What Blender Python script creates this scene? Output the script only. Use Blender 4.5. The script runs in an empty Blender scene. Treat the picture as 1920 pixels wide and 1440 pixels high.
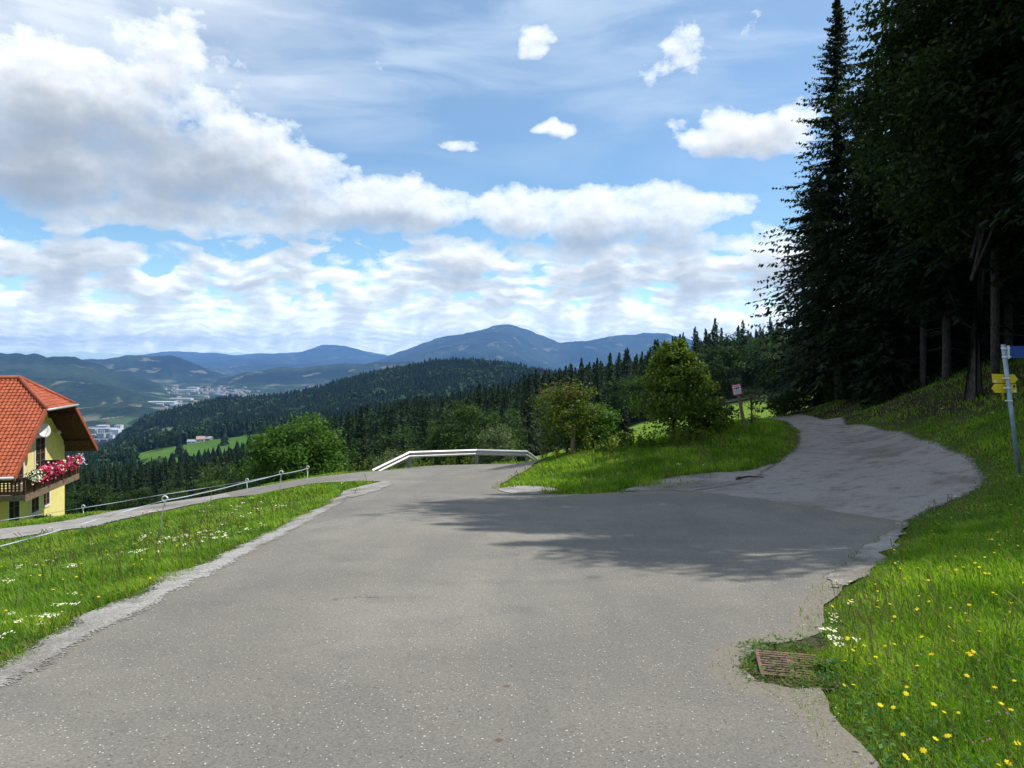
import bpy, math, random
import numpy as np
from mathutils import Vector, Matrix
from mathutils.geometry import delaunay_2d_cdt
R = math.radians
SC = bpy.context.scene
COL = SC.collection
rng = np.random.default_rng(7)
random.seed(7)

# ------------------------------------------------------------------ camera, light, exposure
F = 1380.0            # focal length in photo pixels (1920 wide); the camera is the origin
HY = 665.0            # pixel row of the true horizon
camd = bpy.data.cameras.new('camera'); cam = bpy.data.objects.new('camera', camd); COL.objects.link(cam)
cam.location = (0, 0, 0); cam.rotation_euler = (R(90), 0, 0)
camd.sensor_width = 36; camd.lens = 36 * F / 1920; camd.shift_y = -(720 - HY) / 1920
camd.clip_start = 0.05; camd.clip_end = 120000
SC.camera = cam
SC.render.resolution_x = 1024; SC.render.resolution_y = 768
SC.view_settings.view_transform = 'Standard'; SC.view_settings.look = 'None'
SC.view_settings.exposure = 0.40; SC.view_settings.gamma = 1
SUN_AZ, SUN_EL = 76.0, 56.0      # azimuth clockwise from the view direction, elevation
sd = bpy.data.lights.new('sun', 'SUN'); sun = bpy.data.objects.new('sun', sd); COL.objects.link(sun)
sd.energy = 4.1; sd.angle = R(0.5); sd.color = (1.0, 0.96, 0.90)
S = Vector((math.cos(R(SUN_EL)) * math.sin(R(SUN_AZ)), math.cos(R(SUN_EL)) * math.cos(R(SUN_AZ)), math.sin(R(SUN_EL))))
sun.rotation_euler = S.to_track_quat('Z', 'Y').to_euler(); sun.location = (30, 10, 60)

class NT:
    """small helper for building node trees"""
    def __init__(s, tree): s.t = tree; s.n = tree.nodes; s.l = tree.links
    def node(s, typ, **kw):
        n = s.n.new(typ)
        for k, v in kw.items(): setattr(n, k, v)
        return n
    def set(s, sock, v):
        if isinstance(v, bpy.types.NodeSocket): s.l.new(v, sock)
        elif v is not None:
            if hasattr(sock, 'default_value'):
                dv = sock.default_value
                if hasattr(dv, '__len__') and not hasattr(v, '__len__'): v = (v,) * len(dv)
                if hasattr(dv, '__len__') and len(dv) == 4 and len(v) == 3: v = (*v, 1)
                sock.default_value = v
    def m(s, op, a=None, b=None, c=None, clamp=False):
        n = s.node('ShaderNodeMath', operation=op, use_clamp=clamp)
        for i, v in enumerate((a, b, c)):
            if v is not None: s.set(n.inputs[i], v)
        return n.outputs[0]
    def v(s, op, a=None, b=None, scale=None):
        n = s.node('ShaderNodeVectorMath', operation=op)
        if a is not None: s.set(n.inputs[0], a)
        if b is not None: s.set(n.inputs[1], b)
        if scale is not None: s.set(n.inputs['Scale'], scale)
        return n.outputs['Value'] if op in ('LENGTH', 'DOT_PRODUCT', 'DISTANCE') else n.outputs[0]
    def noise(s, vec, scale, detail=3, rough=0.55, dist=0.0, out='Fac', dim='3D'):
        n = s.node('ShaderNodeTexNoise', noise_dimensions=dim)
        if vec is not None: s.set(n.inputs['Vector'], vec)
        s.set(n.inputs['Scale'], scale); s.set(n.inputs['Detail'], detail); s.set(n.inputs['Roughness'], rough); s.set(n.inputs['Distortion'], dist)
        return n.outputs[out]
    def vor(s, vec, scale, feat='F1', out='Distance', rand=1.0):
        n = s.node('ShaderNodeTexVoronoi', feature=feat); s.set(n.inputs['Vector'], vec); s.set(n.inputs['Scale'], scale); s.set(n.inputs['Randomness'], rand)
        return n.outputs[out]
    def ramp(s, f, lo, hi, a=0.0, b=1.0):
        n = s.node('ShaderNodeMapRange', clamp=True, interpolation_type='SMOOTHSTEP')
        for i, v in enumerate((f, lo, hi, a, b)): s.set(n.inputs[i], v)
        return n.outputs[0]
    def mix(s, f, a, b, blend='MIX'):
        n = s.node('ShaderNodeMix', data_type='RGBA', blend_type=blend)
        s.set(n.inputs[0], f); s.set(n.inputs[6], a); s.set(n.inputs[7], b)
        return n.outputs[2]
    def comb(s, x, y, z):
        n = s.node('ShaderNodeCombineXYZ'); s.set(n.inputs[0], x); s.set(n.inputs[1], y); s.set(n.inputs[2], z); return n.outputs[0]
    def sep(s, v):
        n = s.node('ShaderNodeSeparateXYZ'); s.set(n.inputs[0], v); return n.outputs

# ------------------------------------------------------------------ sky with clouds (all laid out by world direction)
world = bpy.data.worlds.new('World'); SC.world = world; world.use_nodes = True
def paz(px): return math.atan((px - 960) / F)
def pel(px, py): return math.atan((HY - py) / F * math.cos(paz(px)))
# cumulus masses: pixel centre and radii turned into azimuth / elevation, weight
BLOBS = [(150, 190, 300, 110, 1.0), (90, 310, 380, 105, 1.05), (440, 310, 240, 95, 1.0), (330, 95, 190, 75, .62), (60, 20, 260, 60, .35),
         (700, 385, 240, 66, 1.0), (320, 400, 330, 50, 1.0), (980, 405, 105, 62, 1.0), (1150, 408, 190, 66, 1.05), (1310, 398, 120, 40, .85),
         (1390, 255, 160, 52, 1.0), (1350, 225, 70, 42, .9), (1040, 250, 48, 20, .85), (868, 268, 66, 15, .58), (1275, 75, 70, 85, .6), (1250, 130, 60, 55, .5),
         (1400, 50, 90, 40, .5), (1000, 75, 60, 42, .66), (985, 45, 50, 25, .5), (700, 118, 45, 26, .42), (1105, 325, 45, 18, .45), (770, 255, 40, 14, .4),
         (1180, 470, 300, 30, .9), (1480, 470, 120, 60, .8)]
def cloud_group():
    g = bpy.data.node_groups.new('cloud_density', 'ShaderNodeTree')
    g.interface.new_socket('q', in_out='INPUT', socket_type='NodeSocketVector')
    g.interface.new_socket('density', in_out='OUTPUT', socket_type='NodeSocketFloat')
    n = NT(g); gi = n.node('NodeGroupInput'); go = n.node('NodeGroupOutput')
    q = gi.outputs[0]
    sx = n.sep(q)
    qz = n.comb(sx[0], n.m('MULTIPLY', sx[1], 1.35), 0.0)
    w = n.noise(qz, 9.0, 3, .55, out='Color')
    warp = n.v('SCALE', n.v('SUBTRACT', w, (.5, .5, .5)), scale=0.055)
    qq = n.v('ADD', q, warp)
    sq = n.sep(qq)
    field = None
    for (px, py, rx, ry, wt) in BLOBS:
        a0, e0 = paz(px), pel(px, py); c = math.cos(a0)
        ra, re = rx / F * c * c, ry / F * c
        # flat base: squash below the centre
        dx = n.m('MULTIPLY', n.m('SUBTRACT', sq[0], a0), 1 / ra)
        dyy = n.m('MULTIPLY', n.m('SUBTRACT', sq[1], e0), 1 / re)
        dyl = n.m('MULTIPLY', n.m('MINIMUM', dyy, 0.0), 1.35)
        dy = n.m('ADD', n.m('MAXIMUM', dyy, 0.0), dyl)
        d2 = n.m('ADD', n.m('MULTIPLY', dx, dx), n.m('MULTIPLY', dy, dy))
        b = n.m('MULTIPLY', n.m('MAXIMUM', n.m('SUBTRACT', 1.0, n.m('MULTIPLY', d2, .5)), 0.0), wt)
        field = b if field is None else n.m('MAXIMUM', field, b)
    # low banks seen edge-on near the horizon: flat layer projected on a plane
    # rows of small cumulus that shrink towards the horizon: three sizes blended by elevation
    qb = n.comb(sq[0], n.m('MULTIPLY', sq[1], 2.7), 5.1)
    nb = [n.noise(qb, sc_, 4, .5, .15) for sc_ in (48.0, 24.0, 12.0)]
    def lerp(f, x_, y_): return n.m('ADD', x_, n.m('MULTIPLY', f, n.m('SUBTRACT', y_, x_)))
    bank = lerp(n.ramp(sx[1], .03, .06), nb[0], nb[1]); bank = lerp(n.ramp(sx[1], .075, .125), bank, nb[2])
    bank = n.ramp(bank, .36, .66)
    env = n.m('MULTIPLY', n.ramp(sx[1], -.004, .010), n.ramp(sx[1], .19, .12))
    env2 = n.m('MULTIPLY', n.ramp(sx[1], .17, .30), n.m('MULTIPLY', n.ramp(sx[0], .9, -.1), .42))
    bankf = n.m('MULTIPLY', n.m('ADD', n.m('MULTIPLY', bank, .90), n.m('ADD', .55, n.ramp(sx[1], .085, .02, 0.0, .30))), env)
    field = n.m('MAXIMUM', field, bankf)
    det = n.noise(qz, 15.0, 9, .60)
    det2 = n.noise(qz, 48.0, 5, .6)
    det = n.m('ADD', n.m('MULTIPLY', det, .8), n.m('MULTIPLY', det2, .2))
    d = n.m('ADD', field, n.m('MULTIPLY', n.m('SUBTRACT', det, .5), 1.75))
    d = n.m('MULTIPLY', n.m('SUBTRACT', d, .5), 1.0)
    n.l.new(n.m('MAXIMUM', d, 0.0), go.inputs[0])
    return g
def build_world():
    n = NT(world.node_tree); n.n.clear()
    out = n.node('ShaderNodeOutputWorld'); bg = n.node('ShaderNodeBackground')
    sky = n.node('ShaderNodeTexSky', sky_type='NISHITA', sun_disc=False)
    sky.sun_elevation = R(SUN_EL); sky.sun_rotation = R(SUN_AZ); sky.altitude = 800; sky.air_density = 1.0; sky.dust_density = 1.0; sky.ozone_density = 1.6
    tc = n.node('ShaderNodeTexCoord')
    d = n.v('NORMALIZE', tc.outputs['Generated']); s = n.sep(d)
    az = n.m('ARCTAN2', s[0], s[1])
    el = n.m('ARCSINE', s[2])
    q = n.comb(az, el, 0.0)
    g = cloud_group()
    def D(off):
        gn = n.node('ShaderNodeGroup'); gn.node_tree = g
        n.set(gn.inputs[0], n.v('ADD', q, off)); return gn.outputs[0]
    near = n.m('MINIMUM', 1.0, n.m('DIVIDE', n.m('ADD', n.m('MAXIMUM', el, 0.0), .03), .22))
    d0 = D((0, 0, 0)); d1 = D(n.comb(n.m('MULTIPLY', near, .006), n.m('MULTIPLY', near, .014), 0.0)); d2 = D(n.comb(n.m('MULTIPLY', near, .014), n.m('MULTIPLY', near, .045), 0.0))
    # heavy grey bases of the thickest clouds
    qn = n.v('ADD', q, n.v('SCALE', n.v('SUBTRACT', n.noise(q, 8.0, 4, .6, out='Color'), (.5, .5, .5)), scale=.12)); qs = n.sep(qn); thick = None
    for (px, py, rx, ry, wt) in [(210, 262, 270, 48, 1.0), (60, 345, 240, 42, .9), (340, 335, 210, 40, .9), (20, 265, 120, 50, .7), (700, 428, 200, 20, .6), (1130, 462, 220, 20, .7), (1390, 282, 100, 16, .4), (300, 470, 380, 18, .4), (60, 470, 260, 22, .5)]:
        a0, e0 = paz(px), pel(px, py); c = math.cos(a0); dx = n.m('MULTIPLY', n.m('SUBTRACT', qs[0], a0), F / rx / c / c); dy = n.m('MULTIPLY', n.m('SUBTRACT', qs[1], e0), F / ry / c)
        b = n.m('MULTIPLY', n.m('EXPONENT', n.m('MULTIPLY', n.m('ADD', n.m('MULTIPLY', dx, dx), n.m('MULTIPLY', dy, dy)), -1.0)), wt); thick = b if thick is None else n.m('MAXIMUM', thick, b)
    alpha = n.m('SUBTRACT', 1.0, n.m('EXPONENT', n.m('MULTIPLY', d0, -4.8)))
    occ = n.m('ADD', n.m('MULTIPLY', d1, .55), n.m('MULTIPLY', d2, .75))
    occ = n.m('MULTIPLY', n.m('ADD', occ, n.m('MULTIPLY', thick, .62)), n.ramp(el, .0, .13, .40, 1.0))
    lit = n.m('EXPONENT', n.m('MULTIPLY', occ, -1.75))
    grey = (2.3, 2.7, 3.3, 1); white = (9.8, 9.9, 10.0, 1)
    cc = n.mix(lit, grey, white)
    # thin veil of high cirrus
    cir = n.noise(n.comb(n.m('MULTIPLY', az, 1.3), n.m('MULTIPLY', el, 6.0), 0.0), 3.0, 6, .55, .6)
    veil = n.m('MULTIPLY', n.ramp(cir, .35, .75), n.ramp(el, .16, .40, 0.06, .62))
    veil = n.m('ADD', veil, n.ramp(el, .14, .44, 0.0, .22))
    soft = n.ramp(n.noise(n.comb(az, n.m('MULTIPLY', el, 1.8), 1.0), 4.0, 5, .55, .4), .30, .62)
    veil = n.m('ADD', veil, n.m('MULTIPLY', n.m('MULTIPLY', n.ramp(az, -.08, -.42), n.ramp(el, .20, .34)), n.m('MULTIPLY', soft, .42)))
    veil = n.m('MINIMUM', veil, .95)
    base = n.mix(1.0, sky.outputs[0], (.84, 1.07, 1.18, 1), 'MULTIPLY')
    base = n.mix(veil, base, n.mix(n.m('MULTIPLY', n.ramp(az, -.08, -.42), n.ramp(el, .20, .34)), (4.8, 5.9, 7.4, 1), (6.6, 7.2, 8.0, 1)))
    col = n.mix(alpha, base, cc)
    # low sky colour brightened to offset the dimming by the haze volume
    bst = n.m('ADD', 1.0, n.m('MULTIPLY', 2.4, n.m('EXPONENT', n.m('MULTIPLY', n.m('MAXIMUM', el, 0.0), -1 / R(2.6)))))
    col = n.mix(1.0, col, n.comb(n.m('MULTIPLY', bst, 1.03), n.m('MULTIPLY', bst, 1.03), n.m('POWER', bst, .84)), 'MULTIPLY')
    n.l.new(col, bg.inputs[0]); bg.inputs[1].default_value = 0.102
    n.l.new(bg.outputs[0], out.inputs[0])
    try: world.cycles.sampling_method = 'MANUAL'; world.cycles.sample_map_resolution = 512
    except Exception: pass
build_world()
try:
    SC.cycles.volume_bounces = 0; SC.cycles.max_bounces = 6; SC.cycles.transparent_max_bounces = 6
except Exception: pass

# ------------------------------------------------------------------ small tools
def P(px, py, Y): return Vector(((px - 960) / F * Y, Y, (HY - py) / F * Y))
def tag(o, label=None, cat=None, group=None, kind=None):
    if label: o['label'] = label
    if cat: o['category'] = cat
    if group: o['group'] = group
    if kind: o['kind'] = kind
    return o
def empty(name, loc, rz=0.0, label=None, cat=None, group=None):
    o = bpy.data.objects.new(name, None); COL.objects.link(o); o.location = loc; o.rotation_euler = (0, 0, rz); o.empty_display_size = .2
    return tag(o, label, cat, group)
def mk_obj(name, V, Fs, mat, parent=None, smooth=False, mi=None):
    """V (n,3); Fs a list of integer arrays (m,k) with k = 3 or 4, or a list of tuples"""
    me = bpy.data.meshes.new(name)
    V = np.asarray(V, dtype=np.float32).reshape(-1, 3)
    if isinstance(Fs, np.ndarray): Fs = [Fs]
    if len(Fs) and not isinstance(Fs[0], np.ndarray):
        me.from_pydata([tuple(v) for v in V.tolist()], [], [tuple(f) for f in Fs])
    else:
        loops = np.concatenate([f.reshape(-1) for f in Fs]).astype(np.int32)
        tot = np.concatenate([np.full(len(f), f.shape[1], np.int32) for f in Fs])
        st = np.concatenate([[0], np.cumsum(tot)[:-1]]).astype(np.int32)
        me.vertices.add(len(V)); me.vertices.foreach_set('co', V.reshape(-1))
        me.loops.add(len(loops)); me.loops.foreach_set('vertex_index', loops)
        me.polygons.add(len(tot)); me.polygons.foreach_set('loop_start', st)
        try: me.polygons.foreach_set('loop_total', tot)
        except Exception: pass
        me.update(calc_edges=True)
    for m_ in (mat if isinstance(mat, (list, tuple)) else [mat]): me.materials.append(m_)
    if smooth: me.polygons.foreach_set('use_smooth', np.ones(len(me.polygons), dtype=bool))
    if mi is not None: me.polygons.foreach_set('material_index', np.asarray(mi, np.int32))
    me.update()
    o = bpy.data.objects.new(name, me); COL.objects.link(o)
    if parent is not None: o.parent = parent
    return o
class MB:
    """collects boxes, tubes, prisms and sheets; build() links them as one mesh object"""
    def __init__(s): s.v = []; s.f = []
    def add(s, vs, fs):
        k = len(s.v); s.v += [tuple(v) for v in vs]; s.f += [tuple(i + k for i in f) for f in fs]; return s
    def box(s, c, size, rot=None):
        hx, hy, hz = size[0] / 2, size[1] / 2, size[2] / 2
        vs = [Vector((x, y, z)) for x in (-hx, hx) for y in (-hy, hy) for z in (-hz, hz)]
        if rot is not None: vs = [rot @ v for v in vs]
        c = Vector(c); vs = [v + c for v in vs]
        return s.add(vs, [(0, 1, 3, 2), (4, 6, 7, 5), (0, 4, 5, 1), (2, 3, 7, 6), (0, 2, 6, 4), (1, 5, 7, 3)])
    def span(s, a, b): return s.box([(a[i] + b[i]) / 2 for i in range(3)], [abs(b[i] - a[i]) for i in range(3)])
    def tube(s, pts, rad, n=8, cap=True):
        pts = [Vector(p) for p in pts]
        if not hasattr(rad, '__len__'): rad = [rad] * len(pts)
        rings = []; up = Vector((0, 0, 1))
        for i, p in enumerate(pts):
            t = (pts[min(i + 1, len(pts) - 1)] - pts[max(i - 1, 0)]).normalized()
            a = t.cross(up)
            if a.length < .05: a = t.cross(Vector((1, 0, 0)))
            a.normalize(); b = t.cross(a)
            rings.append([p + (a * math.cos(2 * math.pi * k / n) + b * math.sin(2 * math.pi * k / n)) * rad[i] for k in range(n)])
        vs = [v for r in rings for v in r]; fs = []
        for i in range(len(pts) - 1):
            for k in range(n): fs.append((i * n + k, i * n + (k + 1) % n, (i + 1) * n + (k + 1) % n, (i + 1) * n + k))
        if cap: fs += [tuple(range(n - 1, -1, -1)), tuple((len(pts) - 1) * n + k for k in range(n))]
        return s.add(vs, fs)
    def prism(s, poly, d):
        """poly: list of 3d points, d: extrusion vector"""
        n = len(poly); a = [Vector(p) for p in poly]; d = Vector(d); vs = a + [p + d for p in a]
        return s.add(vs, [tuple(range(n - 1, -1, -1)), tuple(range(n, 2 * n))] + [(k, (k + 1) % n, n + (k + 1) % n, n + k) for k in range(n)])
    def build(s, name, mat, parent=None, smooth=False, bevel=0):
        o = mk_obj(name, s.v, s.f, mat, parent)
        if smooth: o.data.polygons.foreach_set('use_smooth', np.ones(len(o.data.polygons), dtype=bool))
        if bevel:
            b = o.modifiers.new('bevel', 'BEVEL'); b.width = bevel; b.segments = 2
        return o
def children(o): return [c for c in bpy.data.objects if c.parent == o]
_kids = {}
def dup(root, loc, rz=0.0, sc=1.0, label=None, cat=None, group=None, tilt=(0, 0)):
    r = root.copy(); COL.objects.link(r); r.location = loc; r.rotation_euler = (tilt[0], tilt[1], rz)
    r.scale = (sc, sc, sc) if not hasattr(sc, '__len__') else sc
    if label: r['label'] = label
    if cat: r['category'] = cat
    if group: r['group'] = group
    if root.name not in _kids: _kids[root.name] = [(c, children(c)) for c in children(root)]
    for c, gs in _kids[root.name]:
        cc = c.copy(); COL.objects.link(cc); cc.parent = r
        for g in gs:
            gg = g.copy(); COL.objects.link(gg); gg.parent = cc
    return r
# value noise in numpy
def vnoise(x, y, seed=0):
    xi = np.floor(x).astype(np.int64); yi = np.floor(y).astype(np.int64); xf = x - xi; yf = y - yi
    u = xf * xf * (3 - 2 * xf); w = yf * yf * (3 - 2 * yf)
    def h(a, b):
        n = (a * 374761393 + b * 668265263 + seed * 1442695041) & 0xffffffff
        n = ((n ^ (n >> 13)) * 1274126177) & 0xffffffff
        return ((n ^ (n >> 16)) & 0xffff) / 65535.0
    return (h(xi, yi) * (1 - u) + h(xi + 1, yi) * u) * (1 - w) + (h(xi, yi + 1) * (1 - u) + h(xi + 1, yi + 1) * u) * w
def fbm(x, y, seed=0, oct=4, g=.5):
    a = 1.0; s = 0; t = 0
    for i in range(oct):
        s = s + a * (vnoise(x * 2 ** i, y * 2 ** i, seed + i) - .5); t += a; a *= g
    return s / t * 2

# ------------------------------------------------------------------ terrain height
def pl(Y): return -1.6 - .108 * Y
CP = []   # (x, y, z) control points near the camera
def cxyz(x, y, z): CP.append((x, y, z))
def cp(px, py, Y): p = P(px, py, Y); CP.append(tuple(p))
for Y in (-20, -8, 0, 2, 4, 6, 8): 
    for x in (-3.4, -1, .9): cxyz(x, Y, pl(Y) if Y > -10 else pl(Y) * 1)
for x, Y in ((-3.4, 11), (0, 11), (4, 11), (-3.6, 15), (0, 15), (5.5, 13), (3, 15), (-4, 20), (-1, 20), (2, 19.5), (-5, 26), (-2, 26), (-6, 31), (-2, 32), (-4, 36.5), (-1, 38)): cxyz(x, Y, pl(Y))
for a in [(0, 1100, 9), (0, 1180, 6.5), (0, 1020, 17), (0, 985, 21.5), (292, 1032, 14), (600, 906, 24), (262, 970, 20), (0, 1013, 17.5), (0, 992, 20.5), (319, 942, 25),
          (637, 891, 30), (523, 949, 21), (576, 908, 27.5), (464, 921, 27), (-300, 1030, 17), (-300, 1005, 21), (-600, 1100, 12),
          (1908, 890, 14), (1920, 1200, 5.2), (1920, 1000, 9.5), (1920, 930, 12.5), (1700, 780, 26), (1800, 798, 20), (1850, 765, 21.5), (1920, 800, 17.5), (1830, 858, 16.4), (1760, 826, 20.8), (1745, 880, 16.5), (1700, 860, 18.8), (1700, 745, 30), (1620, 762, 36),
          (1860, 900, 14.6), (1490, 830, 25), (1480, 793, 34), (1560, 791, 35.5), (1700, 810, 24), (1800, 845, 18.5), (1600, 880, 19), (1650, 820, 25), (1550, 860, 21.5),
          (1390, 808, 27), (1075, 850, 29), (950, 900, 24), (1100, 925, 19.8), (1250, 918, 18.6), (1300, 920, 17.9), (1200, 862, 24), (1300, 850, 24), (1260, 830, 27), (1450, 786, 31.5), (1400, 790, 30.5), (1340, 800, 30), (1465, 800, 30.5), (1130, 845, 29),
          (1000, 865, 29), (1010, 872, 33), (487, 914, 28), (562, 900, 29), (700, 885, 32), (1560, 800, 29.5), (1500, 801, 30), (1610, 797, 30),
          (850, 925, 45), (1000, 872, 45), (600, 942, 45), (1100, 850, 45), (1200, 818, 45), (1300, 797, 45), (1400, 788, 45), (1500, 781, 45), (1570, 778, 45),
          (400, 1010, 60), (100, 1022, 60), (850, 945, 60), (1000, 857, 60), (1100, 835, 60), (1200, 806, 60), (1300, 786, 60), (1400, 771, 60), (1500, 759, 60), (1600, 745, 60), (1700, 720, 50)]: cp(*a)
for a in [(5.7, 33, -4.6), (9.3, 36.5, -4.4), (-27.8, 45.7, -10.2), (-28, 36.5, -9.9), (-36, 40, -9.9), (-22, 40, -10.1), (-18, 26, -6.35), (-27, 27, -7.6), (-24, 31, -8.9), (-15.8, 25.8, -5.95), (-20, 31, -8.0),
          (10, 4, -.9), (7, 8, -1.9), (12, 11, -1.6), (25, 25, 1.5), (25, 8, 1.8), (36, 30, 4), (20, 42, -2.0), (-60, 0, -6), (-60, 30, -11), (60, 0, 7), (60, 30, 7), (0, -45, 3.5), (-40, -30, -2), (40, -30, 6),
          (-60, 60, -18), (60, 62, 3), (-12, 5, -3.2), (-12, 12, -4.0), (0, 75, -14), (30, 75, -4)]: cxyz(*a)
CPa = np.array(CP, float)
def _tps():
    X = CPa[:, :2] / 20; n = len(X)
    d = np.linalg.norm(X[:, None] - X[None], axis=2); K = np.where(d > 0, d * d * np.log(d + 1e-9), 0) + np.eye(n) * .0025
    A = np.zeros((n + 3, n + 3)); A[:n, :n] = K; A[:n, n] = 1; A[:n, n + 1:] = X; A[n, :n] = 1; A[n + 1:, :n] = X.T
    return np.linalg.solve(A, np.concatenate([CPa[:, 2], [0, 0, 0]]))
_W = _tps()
def near_h(x, y):
    sh = x.shape; q = np.stack([x.ravel(), y.ravel()], 1) / 20; out = np.empty(len(q)); X = CPa[:, :2] / 20
    for i in range(0, len(q), 40000):
        c = q[i:i + 40000]; d = np.sqrt(((c[:, None] - X[None]) ** 2).sum(2)); K = np.where(d > 0, d * d * np.log(d + 1e-9), 0)
        out[i:i + 40000] = K @ _W[:-3] + _W[-3] + c @ _W[-2:]
    return out.reshape(sh)
# rows of the far landscape: distance -> {pixel column: pixel row of the ground}
ROWS = [
 (75,  {-400: 1030, 0: 1018, 150: 1015, 500: 975, 700: 955, 850: 938, 950: 885, 1000: 857, 1100: 834, 1200: 802, 1300: 781, 1400: 765, 1500: 752, 1600: 738, 1700: 722, 1900: 700, 2400: 670}),
 (100, {-400: 1030, 0: 1018, 150: 1012, 500: 972, 700: 950, 850: 932, 950: 888, 1000: 857, 1100: 833, 1200: 799, 1300: 777, 1400: 760, 1500: 746, 1600: 735, 1700: 722, 1900: 700, 2400: 680}),
 (150, {-400: 1045, 0: 1035, 200: 1022, 500: 985, 700: 945, 800: 925, 900: 902, 1000: 862, 1100: 832, 1200: 795, 1300: 768, 1400: 749, 1500: 735, 1600: 725, 1900: 690, 2400: 660}),
 (300, {-400: 990, 0: 970, 200: 952, 300: 950, 400: 940, 500: 918, 600: 888, 700: 862, 800: 848, 900: 836, 1000: 808, 1100: 786, 1200: 766, 1300: 748, 1400: 730, 1500: 706, 1900: 650, 2400: 600}),
 (450, {-400: 970, 0: 952, 200: 940, 300: 934, 400: 915, 500: 888, 600: 852, 700: 824, 800: 808, 900: 795, 1000: 780, 1100: 762, 1200: 744, 1300: 727, 1400: 706, 1500: 688, 1900: 620, 2400: 600}),
 (640, {-400: 925, 0: 912, 200: 897, 300: 880, 400: 866, 500: 846, 600: 830, 700: 815, 800: 800, 900: 785, 1000: 760, 1200: 730, 1500: 690, 2400: 640}),
 (900, {-400: 895, 0: 890, 200: 872, 245: 854, 300: 843, 400: 823, 500: 811, 600: 803, 700: 795, 800: 785, 900: 770, 1000: 755, 1500: 700, 2400: 660}),
 (1250, {-400: 880, 0: 872, 150: 864, 200: 856, 240: 842, 300: 828, 400: 812, 500: 797, 600: 782, 700: 765, 800: 750, 900: 742, 1000: 735, 1500: 710, 2400: 690}),
 (1800, {-400: 862, 0: 856, 150: 852, 195: 848, 215: 836, 230: 818, 250: 806, 270: 792, 330: 776, 370: 768, 400: 758, 430: 754, 470: 755, 510: 752, 560: 744, 600: 735, 640: 721, 700: 706, 760: 696, 800: 688, 850: 684, 900: 684, 940: 688, 980: 695, 1000: 702, 1100: 715, 1500: 715, 2400: 700}),
 (2400, {-400: 838, 200: 837, 260: 822, 330: 805, 450: 795, 600: 780, 800: 760, 1500: 740, 2400: 720}),
 (2700, {-400: 818, 300: 817, 600: 800, 1500: 780, 2400: 740}),
 (3150, {-400: 803, 400: 801, 1500: 790, 2400: 740}),
 (3550, {-400: 764, 100: 768, 141: 764, 190: 758, 244: 758, 284: 764, 310: 773, 340: 782, 400: 786, 1500: 780, 2400: 740}),
 (4000, {-400: 760, 100: 766, 330: 771, 1500: 771, 2400: 740}),
 (4600, {-400: 690, 0: 700, 100: 711, 135: 716, 217: 723, 271: 735, 306: 748, 335: 758, 1500: 758, 2400: 740}),
 (5300, {-400: 695, 0: 704, 100: 716, 200: 726, 290: 742, 320: 747, 1500: 748, 2400: 735}),
 (6600, {-400: 648, 0: 655.5, 19: 659.6, 49: 661, 65: 658, 89: 666, 103: 665, 114: 664.5, 141: 668, 163: 674, 217: 690, 271: 709, 320: 727, 340: 731, 1500: 731, 2400: 725}),
 (8000, {-400: 675, 163: 690, 320: 719, 400: 720, 414: 715, 433: 707, 460: 700, 488: 695, 515: 692, 600: 684, 700: 681, 760: 678, 800: 680, 900: 688, 1000: 690, 1500: 690, 2400: 690}),
 (9300, {-400: 680, 163: 675, 200: 671, 230: 666, 257: 663, 284: 662, 325: 669, 366: 687, 393: 699, 420: 707, 450: 712, 520: 705, 700: 700, 1500: 700, 2400: 690}),
 (11800, {-400: 690, 300: 690, 500: 700, 700: 690, 760: 678, 800: 661, 830: 650, 860: 643, 880: 641, 930: 643, 980: 660, 1040: 690, 1500: 700, 2400: 690}),
 (15000, {-400: 690, 300: 688, 500: 688, 690: 686, 730: 667, 780: 650, 820: 634, 850: 629, 870: 626, 900: 618, 925: 610, 945: 608, 960: 610, 990: 621, 1020: 634, 1045: 641, 1070: 641, 1100: 637, 1140: 628, 1180: 623, 1220: 622, 1260: 626, 1300: 634, 1400: 640, 1900: 650, 2400: 660}),
 (19000, {-400: 680, 300: 680, 340: 682, 400: 678, 480: 672, 560: 676, 700: 680, 2400: 690}),
 (22000, {-400: 672, 200: 673, 320: 672, 400: 671, 480: 668, 520: 664, 545: 661, 565: 659, 590: 651, 605: 646, 622: 644, 645: 646, 665: 652, 690: 659, 720: 666, 760: 672, 1000: 675, 2400: 675}),
 (28500, {-400: 672, 150: 674, 200: 671, 240: 668, 280: 662, 305: 659, 340: 658, 400: 661, 440: 666, 520: 661, 560: 662, 650: 664, 700: 662, 730: 668, 800: 670, 2400: 670}),
 (31000, {-400: 676, 2400: 676})]
_ly = np.log(np.array([r[0] for r in ROWS])); _px = np.arange(-400, 2401, 4.0)
_tab = np.array([np.interp(_px, list(r[1].keys()), list(r[1].values())) for r in ROWS])
def polar(x, y):
    th = np.arctan2(x, y); tc = np.clip(th, -R(47), R(47)); r = np.hypot(x, y)
    return 960 + F * np.tan(tc), np.maximum(r * np.cos(tc), 1e-3)
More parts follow.
